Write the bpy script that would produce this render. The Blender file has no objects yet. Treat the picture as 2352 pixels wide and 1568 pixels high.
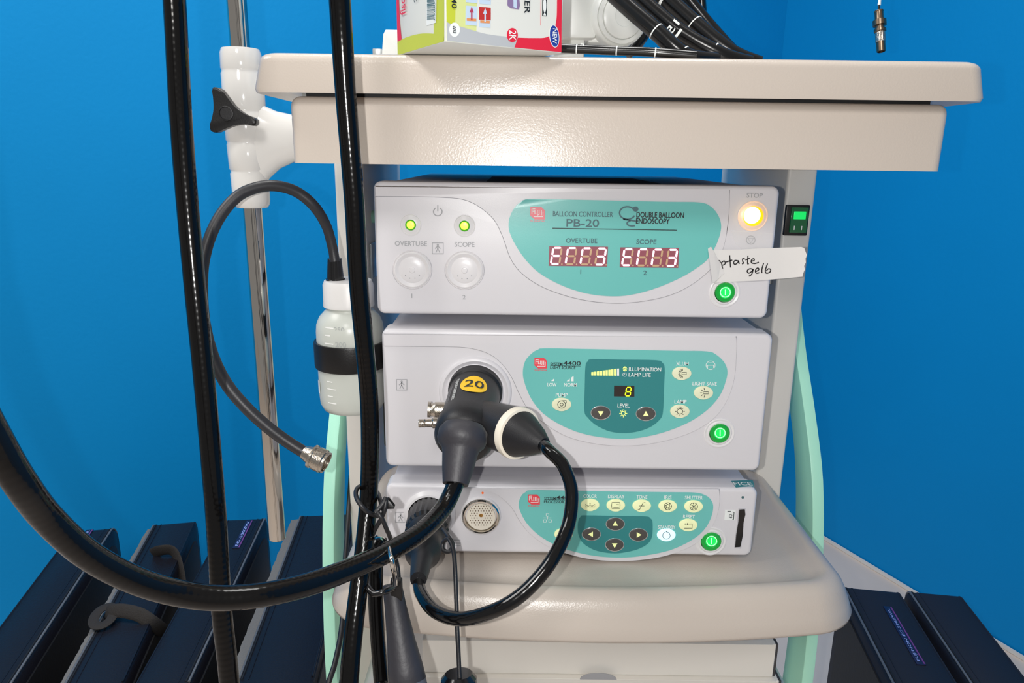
import bpy, bmesh, math, random
from mathutils import Vector, Matrix
random.seed(7)
sc = bpy.context.scene
COL = sc.collection
V = Vector

# ------------------------------------------------------------------ camera
F, H = 1650.0, 1.28                      # focal length in pixels of the 2352 wide frame, eye height
PITCH, ROLL = math.radians(14.42), math.radians(0.75)
_r0, _u0 = V((1, 0, 0)), V((0, math.sin(PITCH), math.cos(PITCH)))
FW = V((0, math.cos(PITCH), -math.sin(PITCH)))
RT = math.cos(ROLL) * _r0 + math.sin(ROLL) * _u0
UP = -math.sin(ROLL) * _r0 + math.cos(ROLL) * _u0
EYE = V((0, 0, H))
cam_d = bpy.data.cameras.new('camera'); cam = bpy.data.objects.new('camera', cam_d); COL.objects.link(cam)
cam_d.sensor_width = 36; cam_d.lens = F / 2352 * 36; cam_d.clip_start = .01
cam.matrix_world = Matrix((( RT.x, UP.x, -FW.x, EYE.x), (RT.y, UP.y, -FW.y, EYE.y), (RT.z, UP.z, -FW.z, EYE.z), (0, 0, 0, 1)))
sc.camera = cam

# ------------------------------------------------------------------ light and exposure
sc.view_settings.view_transform = 'Standard'; sc.view_settings.look = 'None'
sc.view_settings.gamma = 1; sc.view_settings.use_curve_mapping = False
sc.view_settings.exposure = 0.0
w = bpy.data.worlds.new('room_light'); sc.world = w; w.use_nodes = True
w.node_tree.nodes['Background'].inputs[0].default_value = (1.0, .985, .97, 1)
w.node_tree.nodes['Background'].inputs[1].default_value = 0.26

def lamp(name, kind, loc, power, color=(1, 1, 1), size=.1, size_y=None, target=None):
    d = bpy.data.lights.new(name, kind); d.energy = power; d.color = color
    if kind == 'AREA':
        d.size = size
        if size_y: d.shape = 'RECTANGLE'; d.size_y = size_y
    else:
        d.shadow_soft_size = size
    o = bpy.data.objects.new(name, d); COL.objects.link(o); o.location = loc
    if target: o.rotation_euler = (V(target) - V(loc)).to_track_quat('-Z', 'Y').to_euler()
    return o
lamp('phone_flash', 'POINT', (-.029, -.002, H), 9.8, (1, .985, .965), .003)
lamp('ceiling_lamp_front', 'AREA', (-.35, -1.5, 2.7), 22, (1, .97, .93), .5, .5, (-.1, .6, 1.3))
lamp('ceiling_lamp_mid', 'AREA', (.0, 1.0, 2.9), 26, (1, .985, .96), 1.2, .6, (.0, 1.01, 0))
lamp('side_fill_light', 'AREA', (-1.5, .5, 2.8), 23, (1, .985, .96), 1.2, .6, (-1.1, .7, 0))  # added fill light, unseen source, brightens the right wall from the left

# ------------------------------------------------------------------ pixel <-> place helpers
def ray(x, y): return FW * F + RT * (x - 1176) + UP * (784 - y)
def at(x, y, Y): d = ray(x, y); return EYE + d * (Y / d.y)            # on the vertical plane y = Y
def pc(x, y, z): return EYE + ray(x, y) * (z / F)                     # at distance z along the view axis
def atz(x, y, Z): d = ray(x, y); return EYE + d * ((Z - H) / d.z)     # on the level plane z = Z

# ------------------------------------------------------------------ materials
def lin(c): return tuple(((v / 255) / 12.92 if v / 255 <= .04045 else ((v / 255 + .055) / 1.055) ** 2.4) for v in c) + (1,)
MATS = {}
def mat(name, rgb, rough=.5, metal=0, bump=0, bscale=400, coat=0, emit=0, trans=0, var=0, wave=0, spec=.5, alpha=1, ecol=None, sss=0, detail=2):
    m = bpy.data.materials.new(name); m.use_nodes = True; nt = m.node_tree; b = nt.nodes['Principled BSDF']
    b.inputs['Base Color'].default_value = lin(rgb); b.inputs['Roughness'].default_value = rough
    b.inputs['Metallic'].default_value = metal; b.inputs['Coat Weight'].default_value = coat
    b.inputs['Coat Roughness'].default_value = .08; b.inputs['Specular IOR Level'].default_value = spec
    b.inputs['Transmission Weight'].default_value = trans; b.inputs['Alpha'].default_value = alpha
    if sss:
        b.inputs['Subsurface Weight'].default_value = sss; b.inputs['Subsurface Radius'].default_value = (.01, .01, .01); b.inputs['Subsurface Scale'].default_value = 1
    if emit:
        b.inputs['Emission Color'].default_value = lin(ecol or rgb); b.inputs['Emission Strength'].default_value = emit
    tc = nt.nodes.new('ShaderNodeTexCoord')
    if bump or var:
        n = nt.nodes.new('ShaderNodeTexNoise'); n.inputs['Scale'].default_value = bscale; n.inputs['Detail'].default_value = detail
        nt.links.new(tc.outputs['Object'], n.inputs['Vector'])
    last = None
    if bump:
        bp = nt.nodes.new('ShaderNodeBump'); bp.inputs['Strength'].default_value = bump; bp.inputs['Distance'].default_value = .001
        nt.links.new(n.outputs['Fac'], bp.inputs['Height']); last = bp
        nt.links.new(bp.outputs['Normal'], b.inputs['Normal'])
    if wave:
        wv = nt.nodes.new('ShaderNodeTexWave'); wv.bands_direction = 'Y'; wv.inputs['Scale'].default_value = wave
        wv.inputs['Distortion'].default_value = .15
        nt.links.new(tc.outputs['UV'], wv.inputs['Vector'])
        bp = nt.nodes.new('ShaderNodeBump'); bp.inputs['Strength'].default_value = .065; bp.inputs['Distance'].default_value = .0006
        nt.links.new(wv.outputs['Fac'], bp.inputs['Height'])
        if last: nt.links.new(last.outputs['Normal'], bp.inputs['Normal'])
        nt.links.new(bp.outputs['Normal'], b.inputs['Normal'])
    if var:
        n2 = nt.nodes.new('ShaderNodeTexNoise'); n2.inputs['Scale'].default_value = 3; n2.inputs['Detail'].default_value = 5
        nt.links.new(tc.outputs['Object'], n2.inputs['Vector'])
        mx = nt.nodes.new('ShaderNodeMix'); mx.data_type = 'RGBA'
        c = lin(rgb); mx.inputs[6].default_value = tuple(v * (1 - var) for v in c[:3]) + (1,); mx.inputs[7].default_value = tuple(min(1, v * (1 + var)) for v in c[:3]) + (1,)
        nt.links.new(n2.outputs['Fac'], mx.inputs[0]); nt.links.new(mx.outputs[2], b.inputs['Base Color'])
    MATS[name] = m
    return m

mat('blue_paint', (2, 139, 206), .6, bump=.35, bscale=90, var=.05, spec=.15)
mat('floor_vinyl', (224, 207, 192), .5, bump=.1, bscale=200, var=.12)
mat('caulk', (225, 222, 216), .6)
mat('beige_plastic', (201, 190, 179), .26, bump=.18, bscale=650, spec=.5, detail=3)
mat('beige_smooth', (206, 199, 190), .4, bump=.12, bscale=700)
mat('post_paint', (226, 222, 214), .4, bump=.1, bscale=600)
mat('mint_paint', (182, 244, 218), .42, bump=.08, bscale=500)
mat('dark_gap', (18, 18, 20), .7)
mat('bezel_white', (219, 217, 221), .33, bump=.05, bscale=1400, spec=.5)
mat('case_metal', (200, 198, 204), .38, bump=.1, bscale=1500)
mat('teal', (112, 196, 190), .30, bump=.05, bscale=1500, spec=.5)
mat('teal_dark', (50, 134, 136), .36, bump=.08, bscale=1500)
mat('ivory', (238, 240, 206), .4)
mat('ivory_glow', (238, 242, 190), .4, emit=.18)
mat('button_dark', (82, 78, 76), .35)
mat('arrow_lime', (240, 246, 170), .4, emit=.25)
mat('rim_metal', (200, 205, 205), .25, metal=.6)
mat('print_white', (238, 242, 240), .5)
mat('print_black', (30, 38, 42), .5)
mat('print_grey', (165, 166, 170), .5)
mat('print_slate', (70, 105, 112), .5)
mat('seam_grey', (172, 171, 178), .5)
mat('joint_grey', (140, 139, 146), .6)
mat('logo_red', (238, 72, 84), .45)
mat('logo_pink', (240, 130, 140), .45)
mat('socket_white', (226, 224, 226), .3)
mat('socket_ring', (196, 195, 201), .3)
mat('led_lime', (190, 255, 60), .3, emit=2.2)
mat('led_lime_rim', (70, 160, 20), .3, emit=.4)
mat('lamp_yellow', (255, 250, 215), .3, emit=2.6, ecol=(255, 240, 170))
mat('lamp_orange', (250, 190, 10), .3, emit=1.0)
mat('ring_peach', (240, 214, 196), .35, emit=.12)
mat('power_green', (0, 150, 52), .25, emit=.25, coat=.5)
mat('power_green_lit', (20, 215, 90), .3, emit=.55)
mat('power_mark', (170, 255, 190), .4, emit=.7)
mat('display_red', (128, 84, 92), .3, emit=.1, ecol=(255, 60, 110))
mat('seg_lit', (255, 232, 242), .3, emit=1.6, ecol=(255, 205, 225))
mat('seg_off', (206, 170, 132), .4)
mat('display_dark', (52, 44, 42), .25)
mat('seg_green', (215, 250, 30), .3, emit=1.0)
mat('bar_lit', (236, 244, 130), .3, emit=.6)
mat('standby_glow', (206, 240, 252), .3, emit=.7)
mat('tape_white', (228, 226, 224), .55, bump=.1, bscale=300)
mat('tape_clear', (250, 250, 250), .18, bump=1.0, bscale=160, alpha=.16)
mat('ink', (28, 24, 26), .5)
mat('black_hose', (8, 7, 7), .15, wave=75, spec=.36)
mat('black_cable', (9, 9, 10), .12, wave=40, spec=.5)
mat('black_insertion', (10, 10, 11), .22, coat=.15)
mat('grey_rubber_cable', (44, 44, 48), .42, bump=.08, bscale=900)
mat('black_rubber', (28, 28, 31), .45, bump=.12, bscale=900)
mat('boot_rubber', (50, 49, 54), .5, bump=.25, bscale=250, var=.18)
mat('boot_clear', (84, 88, 98), .4, bump=.2, bscale=250)
mat('black_plastic', (20, 19, 20), .38, bump=.12, bscale=600)
mat('black_gloss', (16, 16, 18), .2, coat=.4)
mat('cream_ring', (245, 236, 218), .35)
mat('yellow_sticker', (255, 204, 24), .4)
mat('chrome', (214, 208, 200), .07, metal=1)
mat('nickel', (196, 188, 176), .22, metal=1, bump=.3, bscale=900)
mat('brass_dark', (140, 120, 100), .3, metal=1)
mat('gold', (214, 160, 90), .3, metal=1)
mat('white_enamel', (232, 230, 226), .12, coat=.6)
mat('white_plastic', (226, 228, 224), .32)
mat('bottle_plastic', (222, 226, 218), .3, sss=.3, trans=.12, bump=.05, bscale=200)
mat('cap_plastic', (236, 234, 232), .35, sss=.2)
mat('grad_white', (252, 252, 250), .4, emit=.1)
mat('grad_grey', (186, 190, 188), .4)
mat('navy_leather', (25, 25, 32), .36, bump=.6, bscale=240, detail=3, spec=.3)
mat('navy_fabric', (17, 20, 34), .65, bump=.3, bscale=500)
mat('case_black', (19, 17, 18), .6, bump=.3, bscale=150)
mat('zip_grey', (120, 120, 122), .35, metal=.4, bump=.8, bscale=700)
mat('foam_grey', (112, 110, 108), .8, bump=1.0, bscale=500)
mat('webbing', (38, 34, 32), .8, bump=.9, bscale=700)
mat('label_navy', (24, 30, 66), .4)
mat('label_violet', (120, 60, 130), .4)
mat('label_text', (150, 170, 235), .4)
mat('carton_white', (230, 226, 218), .6, bump=.06, bscale=200)
mat('carton_edge', (60, 58, 60), .6)
mat('box_white', (226, 228, 222), .42)
mat('box_red', (226, 40, 66), .4)
mat('box_magenta', (214, 24, 90), .4)
mat('box_lime', (196, 206, 60), .42)
mat('box_lime_pale', (216, 224, 150), .42)
mat('box_grey', (186, 190, 194), .42)
mat('box_blue', (40, 66, 160), .4)
mat('box_sky', (196, 216, 236), .4)
mat('box_brick', (190, 50, 46), .45)
mat('box_orange', (224, 150, 96), .45)
mat('box_plug', (176, 60, 90), .45)
mat('box_violet', (140, 120, 160), .35)
mat('switch_green', (16, 96, 56), .15, emit=.12, coat=.6)
mat('switch_glow', (20, 220, 100), .2, emit=.7)
mat('fice_teal', (60, 140, 146), .4)
mat('orange_dot', (240, 110, 50), .4, emit=.2)
mat('pin_white', (238, 230, 214), .4)
mat('slot_black', (14, 13, 14), .25, coat=.4)

# ------------------------------------------------------------------ building helpers
ORG = {}
def org(p):
    while p is not None:
        if p.name in ORG: return ORG[p.name]
        p = p.parent
    return V((0, 0, 0))
def thing(name, loc, label, cat, group=None):
    o = bpy.data.objects.new(name, None); COL.objects.link(o); o.location = loc; o.empty_display_size = .02
    ORG[o.name] = V(loc); tag(o, label, cat, group); return o
def tag(o, label, cat=None, group=None, kind=None):
    if label: o['label'] = label
    if cat: o['category'] = cat
    if group: o['group'] = group
    if kind: o['kind'] = kind
    return o
def finish(name, bm, m, parent=None, smooth=True, ang=32, label=None):
    bmesh.ops.recalc_face_normals(bm, faces=bm.faces)
    o0 = org(parent)
    if o0.length: bmesh.ops.translate(bm, verts=bm.verts, vec=-o0)
    me = bpy.data.meshes.new(name); bm.to_mesh(me); bm.free()
    if m: me.materials.append(MATS[m])
    if smooth:
        me.shade_smooth(); me.set_sharp_from_angle(angle=math.radians(ang))
    o = bpy.data.objects.new(name, me); COL.objects.link(o)
    if parent: o.parent = parent
    if label: o['label'] = label
    return o
def flatmesh(name, verts, faces, m, parent=None, label=None, smooth=False):
    bm = bmesh.new(); vs = [bm.verts.new(v) for v in verts]
    for f in faces:
        try: bm.faces.new([vs[i] for i in f])
        except ValueError: pass
    return finish(name, bm, m, parent, smooth, label=label)
def box(name, lo, hi, m, parent=None, bevel=.002, seg=2, label=None, rot=None):
    bm = bmesh.new(); bmesh.ops.create_cube(bm, size=1)
    lo, hi = V(lo), V(hi); c = (lo + hi) / 2; s = hi - lo
    for v in bm.verts: v.co = V((v.co.x * s.x, v.co.y * s.y, v.co.z * s.z))
    if bevel: bmesh.ops.bevel(bm, geom=bm.edges[:], offset=min(bevel, min(s) * .49), segments=seg, profile=.5, affect='EDGES')
    if rot: bmesh.ops.rotate(bm, verts=bm.verts, cent=(0, 0, 0), matrix=rot)
    bmesh.ops.translate(bm, verts=bm.verts, vec=c)
    return finish(name, bm, m, parent, label=label)
def crom(pts, sub=6, closed=False):
    pts = [V(p) for p in pts]; n = len(pts); out = []
    rng = range(n) if closed else range(n - 1)
    for i in rng:
        if closed: a, b, c, d = pts[i - 1], pts[i], pts[(i + 1) % n], pts[(i + 2) % n]
        else: a, b, c, d = pts[max(i - 1, 0)], pts[i], pts[i + 1], pts[min(i + 2, n - 1)]
        for k in range(sub):
            t = k / sub
            out.append(.5 * ((2 * b) + (c - a) * t + (2 * a - 5 * b + 4 * c - d) * t * t + (3 * b - a - 3 * c + d) * t ** 3))
    if not closed: out.append(pts[-1])
    return out
def tube(name, pts, rad, m, parent=None, seg=14, sub=8, smooth_path=True, label=None, flat=1.0, closed=False):
    """a swept round (or flattened) hose; rad is one radius or one per control point"""
    rl = rad if isinstance(rad, (list, tuple)) else [rad] * len(pts)
    if smooth_path:
        P = crom(pts, sub, closed)
        R = [r.x for r in crom([V((r, 0, 0)) for r in rl], sub, closed)]
    else: P, R = [V(p) for p in pts], list(rl)
    bm = bmesh.new(); uvl = bm.loops.layers.uv.new('UVMap'); rings = []; L = 0; Ls = []
    up = None
    for i, p in enumerate(P):
        if closed: t = P[(i + 1) % len(P)] - P[i - 1]
        else: t = P[min(i + 1, len(P) - 1)] - P[max(i - 1, 0)]
        t.normalize()
        if up is None:
            up = V((0, -1, 0)) if abs(t.y) < .9 else V((0, 0, 1))
        up = (up - t * up.dot(t)).normalized(); sd = t.cross(up)
        if i: L += (p - P[i - 1]).length
        Ls.append(L)
        rings.append([bm.verts.new(p + (up * math.cos(2 * math.pi * k / seg) * flat + sd * math.sin(2 * math.pi * k / seg)) * R[i]) for k in range(seg)])
    nr = len(rings)
    for i in range(nr if closed else nr - 1):
        j = (i + 1) % nr
        for k in range(seg):
            q = (k + 1) % seg
            f = bm.faces.new((rings[i][k], rings[i][q], rings[j][q], rings[j][k]))
            lv = (Ls[i], Ls[i], Ls[j] if j else L, Ls[j] if j else L); lu = (k / seg, (k + 1) / seg, (k + 1) / seg, k / seg)
            for lp, u_, v_ in zip(f.loops, lu, lv): lp[uvl].uv = (u_ * .05, v_)
    if not closed:
        bm.faces.new(rings[0]); bm.faces.new(rings[-1])
    return finish(name, bm, m, parent, True, 50, label)
def lathe(name, prof, origin, axis, m, parent=None, seg=40, label=None, ang=32, ribs=0, ribamp=0, arc=None):
    """prof: (radius, distance along axis)"""
    ax = V(axis).normalized(); a = V((0, 0, 1)) if abs(ax.z) < .9 else V((1, 0, 0))
    e1 = ax.cross(a).normalized(); e2 = ax.cross(e1); o = V(origin)
    bm = bmesh.new(); rings = []
    for r, t in prof:
        if r < 1e-6: rings.append([bm.verts.new(o + ax * t)])
        else:
            rr = []
            for k in range(seg):
                th = 2 * math.pi * k / seg; q = r
                if ribs and r > prof[0][0] * .1: q = r * (1 - ribamp * (k % 2))
                rr.append(bm.verts.new(o + ax * t + (e1 * math.cos(th) + e2 * math.sin(th)) * q))
            rings.append(rr)
    for a_, b_ in zip(rings, rings[1:]):
        for k in range(seg):
            q = (k + 1) % seg
            if len(a_) == 1 and len(b_) == 1: continue
            if len(a_) == 1: bm.faces.new((a_[0], b_[k], b_[q]))
            elif len(b_) == 1: bm.faces.new((a_[k], a_[q], b_[0]))
            else: bm.faces.new((a_[k], a_[q], b_[q], b_[k]))
    for rr in (rings[0], rings[-1]):
        if len(rr) > 2: bm.faces.new(rr)
    return finish(name, bm, m, parent, True, ang, label)
def prism(name, loop, off, m, parent=None, bevel=0, seg=2, label=None, ang=32):
    """a plate: loop of points, extruded by the vector off (loop is the front face)"""
    bm = bmesh.new(); off = V(off)
    fr = [bm.verts.new(V(p)) for p in loop]; bk = [bm.verts.new(V(p) + off) for p in loop]; n = len(fr)
    bm.faces.new(fr); bm.faces.new(bk[::-1])
    for i in range(n): bm.faces.new((fr[i], bk[i], bk[(i + 1) % n], fr[(i + 1) % n]))
    if bevel:
        s = set(fr); ed = [e for e in bm.edges if e.verts[0] in s and e.verts[1] in s]
        bmesh.ops.bevel(bm, geom=ed, offset=bevel, segments=seg, profile=.5, affect='EDGES')
    return finish(name, bm, m, parent, True, ang, label)
def loft(name, rings, m, parent=None, label=None, ang=40, caps=True):
    bm = bmesh.new(); R = [[bm.verts.new(V(p)) for p in r] for r in rings]; n = len(R[0])
    for a_, b_ in zip(R, R[1:]):
        for k in range(n): bm.faces.new((a_[k], a_[(k + 1) % n], b_[(k + 1) % n], b_[k]))
    if caps: bm.faces.new(R[0]); bm.faces.new(R[-1])
    return finish(name, bm, m, parent, True, ang, label)
def rrect(x0, x1, z0, z1, r, n=5):
    out = []
    for cx, cz, a0 in ((x1 - r, z1 - r, 0), (x0 + r, z1 - r, 90), (x0 + r, z0 + r, 180), (x1 - r, z0 + r, 270)):
        for k in range(n + 1):
            a = math.radians(a0 + 90 * k / n); out.append((cx + r * math.cos(a), cz + r * math.sin(a)))
    return out
_tx = {}
def text2d(s):
    if s not in _tx:
        c = bpy.data.curves.new('t', 'FONT'); c.body = s; c.size = 1; c.offset = .012; c.resolution_u = 3
        o = bpy.data.objects.new('t', c); me = bpy.data.meshes.new_from_object(o)
        vs = [v.co.copy() for v in me.vertices]; fs = [tuple(p.vertices) for p in me.polygons]
        bpy.data.objects.remove(o); bpy.data.curves.remove(c); bpy.data.meshes.remove(me)
        x0, x1 = min(v.x for v in vs), max(v.x for v in vs); y0, y1 = min(v.y for v in vs), max(v.y for v in vs)
        _tx[s] = ([((v.x - x0) / (x1 - x0) - .5, (v.y - y0) / (y1 - y0) - .5) for v in vs], fs)
    return _tx[s]
def lettering(s, m, parent, fn, w_, h_, name='lettering', skew=0):
    """fn maps (u right, v up) in metres to a point of the surface"""
    vs, fs = text2d(s)
    return flatmesh(name, [fn(x * w_ + y * h_ * skew, y * h_) for x, y in vs], fs, m, parent)
def pxs(x, y, Y):
    """metres per pixel, across and down, at a pixel of the plane y = Y"""
    a_, b_, c_ = at(x, y, Y), at(x + 10, y, Y), at(x, y + 10, Y)
    return (b_ - a_).x / 10, (a_ - c_).z / 10
def print_at(s, cx, cy, wp, hp, Y, m, parent, eps=.0004, rot=0, skew=0):
    o = at(cx, cy, Y); sx, sz = pxs(cx, cy, Y); c, n = math.cos(rot), math.sin(rot)
    return lettering(s, m, parent, lambda u, v: V((o.x + u * c - v * n, Y - eps, o.z + u * n + v * c)), wp * sx, hp * sz, skew=skew)
def strokes(name, lines, wpx, Y, m, parent, eps=.0005, fn=None):
    """flat ribbons along polylines given in pixels of the plane y = Y"""
    verts, faces = [], []
    for ln in lines:
        P = [fn(*p) if fn else at(p[0], p[1], Y - eps) for p in ln]
        sw = pxs(ln[0][0], ln[0][1], Y)[0] * wpx / 2 if not fn else wpx / 2
        closed = len(P) > 3 and (P[0] - P[-1]).length < 1e-7
        for i, p in enumerate(P):
            if closed: t = P[(i + 1) % (len(P) - 1)] - P[i - 1 if i else -2]
            else: t = P[min(i + 1, len(P) - 1)] - P[max(i - 1, 0)]
            n = V((-t.z, 0, t.x)).normalized() * sw
            verts += [p + n, p - n]
        b = len(verts) - 2 * len(P)
        faces += [(b + 2 * i, b + 2 * i + 1, b + 2 * i + 3, b + 2 * i + 2) for i in range(len(P) - 1)]
    return flatmesh(name, verts, faces, m, parent)
def circ(cx, cy, r, n=20, a0=0, a1=360, ry=None):
    ry = r * .95 if ry is None else ry
    pts = [(cx + r * math.cos(math.radians(a0 + (a1 - a0) * k / n)), cy + ry * math.sin(math.radians(a0 + (a1 - a0) * k / n))) for k in range(n + 1)]
    if a1 - a0 == 360: pts[-1] = pts[0]
    return pts
def smooth_px(pts, sub=4): return [(p.x, p.y) for p in crom([V((x, y, 0)) for x, y in pts], sub, True)]
def panel_px(name, pts, Yf, th, m, parent, bevel=0, label=None, sm=True):
    """a plate on a front plane: outline in pixels, front face at y = Yf, th thick backwards"""
    P = smooth_px(pts) if sm else pts
    return prism(name, [at(x, y, Yf) for x, y in P], (0, th, 0), m, parent, bevel, label=label)
def disc_px(name, cx, cy, rpx, Yf, prof, m, parent, seg=32, label=None):
    """lathe facing the viewer: prof (fraction of radius, metres towards the viewer)"""
    R = rpx * pxs(cx, cy, Yf)[0]
    return lathe(name, [(p * R, t) for p, t in prof], at(cx, cy, Yf), (0, -1, 0), m, parent, seg, label)
def oval_px(name, cx, cy, rx, ry, Yf, th, m, parent, bevel=.0006, label=None):
    return prism(name, [at(x, y, Yf) for x, y in circ(cx, cy, rx, 28, ry=ry)[:-1]], (0, th, 0), m, parent, bevel, label=label)

# ------------------------------------------------------------------ room
CX = .0865                                             # middle of the trolley
corner = V((.925, 2.666, 0)); th = math.radians(23.96)
along_r = V((math.sin(th), -math.cos(th), 0)); along_b = V((-math.cos(th), -math.sin(th), 0))
def slab(name, a_, b_, z0, z1, n, t, m):
    return tag(prism(name, [V((a_.x, a_.y, z0)), V((b_.x, b_.y, z0)), V((b_.x, b_.y, z1)), V((a_.x, a_.y, z1))], n * t, m), None, kind='structure')
tag(slab('wall_back', corner - along_b * .1, corner + along_b * 4.2, 0, 2.8, -along_r, .1, 'blue_paint'), 'blue painted wall behind the trolley', kind='structure')
tag(slab('wall_right', corner, corner + along_r * 4.2, 0, 2.8, -along_b, .1, 'blue_paint'), 'blue painted wall right of the trolley', kind='structure')
fl = box('floor', (-3.6, -2.2, -.05), (3.4, 3.6, 0), 'floor_vinyl', bevel=0); tag(fl, 'beige vinyl floor', kind='structure')
a_ = corner + along_b * .004; b_ = corner + along_r * 4.2 + along_b * .004
tr = prism('trim_1', [V((a_.x, a_.y, .001)), V((b_.x, b_.y, .001)), V((b_.x, b_.y, .012)), V((a_.x, a_.y, .012))], along_b * .006, 'caulk')
tag(tr, 'pale caulk joint along the foot of the wall', kind='structure')

# ------------------------------------------------------------------ trolley
TR = thing('equipment_trolley', (CX, .9, 0), 'beige medical equipment trolley with mint green side frames carrying the three stacked units', 'trolley')
def table_ring(hw, y0, y1, z, r):
    return [V((x, y, z)) for x, y in rrect(CX - .002 - hw, CX - .002 + hw, y0, y1, r, 6)]
zt, zb = H + .0785, H + .0478
rg = [table_ring(.286, .622, 1.13, zb + .004, .012), table_ring(.2965, .6095, 1.16, zb, .014), table_ring(.2978, .609, 1.16, zb + .003, .014)]
for k in range(0, 7):
    a = math.radians(90 * k / 6); rr = .0075
    rg.append(table_ring(.2930 - rr * (1 - math.cos(a)), .6105 + rr * (1 - math.cos(a)), 1.158 - rr * (1 - math.cos(a)), zt - rr + rr * math.sin(a), .013))
loft('table_top', rg, 'beige_plastic', TR)
box('gap_shade_plate', (CX - .262, .635, H + .044), (CX + .262, 1.1, zb + .006), 'dark_gap', TR, 0)  # black plate paints in the shade between table top and drawer housing
for s in (-1, 1):
    box('runner_plate', (CX + s * .25 - .02, .65, H + .0462), (CX + s * .25 + .02, 1.0, zb + .003), 'rim_metal', TR, .0008)
def drawer_ring(inx, y, z0, z1, r):
    return [V((x, y, z)) for x, z in rrect(CX - .2735 + inx, CX + .2735 - inx, z0 + inx * .3, z1 - inx, r, 6)]
# the housing: rounded front top edge
prof = []
zd0, zd1 = H - .0075, H + .0466
bm = bmesh.new(); bmesh.ops.create_cube(bm, size=1)
for v in bm.verts: v.co = V((CX + v.co.x * .547, .862 + v.co.y * .48, (zd0 + zd1) / 2 + v.co.z * (zd1 - zd0)))
eds = [e for e in bm.edges if (min(e.verts[0].co.z, e.verts[1].co.z) > zd1 - .001) or (abs(e.verts[0].co.z - e.verts[1].co.z) > .01)]
bmesh.ops.bevel(bm, geom=eds, offset=.0085, segments=5, profile=.5, affect='EDGES')
finish('drawer_housing', bm, 'beige_plastic', TR)
# uprights: deep side columns
for s, x0 in ((-1, -.220), (1, .334)):
    p = box('upright_post', (x0, .90, .06), (x0 + .036, 1.19, H - .0078), 'post_paint', TR, .004, 3)
    xi = x0 + .036 if s < 0 else x0
    q = at(850 if s < 0 else 1797, 505, .93)
    lathe('post_plug', [(.0, .0), (.008, .0), (.008, .005), (.006, .007), (0, .007)], V((xi, .945, H - .078)), (-s, 0, 0), 'mint_paint', p, 20)
    pl = box('fixing_plate', (min(xi, xi - s * .004), .915, H - .155), (max(xi, xi - s * .004), .975, H - .11), 'rim_metal', p, .001)
# mint bow frames
edge = [(0.0, 1.20), (.084, 1.12), (.17, 1.068), (.263, 1.013), (.345, .953), (.423, .905), (.52, .876), (.634, .860), (.74, .858), (.9, .872), (1.08, .92), (1.279, 1.0)]
ed = crom([V((y, H - h, 0)) for h, y in edge], 4)
for s in (-1, 1):
    x0 = CX + s * .3335 - .008
    loop = [V((x0, p.x, p.y)) for p in ed] + [V((x0, p.x + .062, p.y)) for p in reversed(ed)]
    bm = bmesh.new(); a1 = [bm.verts.new(p) for p in loop]; a2 = [bm.verts.new(p + V((.0165, 0, 0))) for p in loop]; n = len(loop)
    bm.faces.new(a1); bm.faces.new(a2)
    for i in range(n): bm.faces.new((a1[i], a1[(i + 1) % n], a2[(i + 1) % n], a2[i]))
    bmesh.ops.recalc_face_normals(bm, faces=bm.faces)
    es = [e for e in bm.edges if len(e.link_faces) == 2 and e.calc_face_angle(0) > 1.2]
    bmesh.ops.bevel(bm, geom=es, offset=.0022, segments=2, profile=.5, affect='EDGES')
    finish('side_frame', bm, 'mint_paint', TR)
# shelves with a rounded skirt and a raised rim
def shelf_ring(ins, z, y0=.600, y1=.93, hw=.2725, r=.05, bow=.026):
    hw2, f0, b0 = hw - ins, y0 + ins, y1 - ins * .3
    r2 = max(r - ins * .8, .008); out = []
    for x, y in rrect(CX - hw2, CX + hw2, f0, b0, r2, 8):
        tt = (x - CX) / hw
        k = max(0, 1 - (y - f0) / (b0 - f0))
        out.append(V((x, y + bow * tt * tt * k ** 2, z)))
    # subdivide the long front edge so that it bows
    res = []
    for i, p in enumerate(out):
        q = out[(i + 1) % len(out)]; res.append(p)
        if abs(p.x - q.x) > .2:
            for j in range(1, 16):
                t = j / 16; x = p.x + (q.x - p.x) * t; tt = (x - CX) / hw
                front = p.y < (f0 + b0) / 2
                res.append(V((x, (f0 + bow * tt * tt) if front else p.y, z)))
    return res
def shelf(zf, y0, y1, parent, name):
    # zf: height of the shelf floor
    L = [(.030, -.034), (.005, -.0365), (.0008, -.0350), (0, -.031), (.0040, -.020), (.0085, -.009), (.0125, -.001), (.0175, .0045), (.023, .0072), (.029, .0075), (.035, .0045), (.043, .0008), (.058, 0)]
    return loft(name, [shelf_ring(i, zf + z, y0, y1) for i, z in L], 'beige_plastic', parent, ang=60)
shelf(H - .4195, .600, .93, TR, 'equipment_shelf')
shelf(H - .632, .66, .96, TR, 'lower_shelf')
for s in (-1, 1):
    box('base_runner', (CX + s * .3 - .03, .62, .0), (CX + s * .3 + .03, 1.22, .062), 'post_paint', TR, .012, 3)
# mains rocker switch on the right upright
sw = box('rocker_switch', at(1800, 541, .8965) , at(1862, 471, .8965) + V((0, .008, 0)), 'black_plastic', TR, .0015)
c0 = at(1834, 505, .8965)
wd = box('switch_window', c0 + V((-.0105, -.0028, -.0155)), c0 + V((.0105, .002, .0155)), 'switch_green', sw, .001)
box('switch_lamp', c0 + V((-.0075, -.0034, .001)), c0 + V((.0075, -.002, .0105)), 'switch_glow', wd, .0006)
for dx in (-.006, .003): box('switch_pin', c0 + V((dx, -.0034, -.012)), c0 + V((dx + .0012, -.0027, -.007)), 'print_white', wd, 0)
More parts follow.
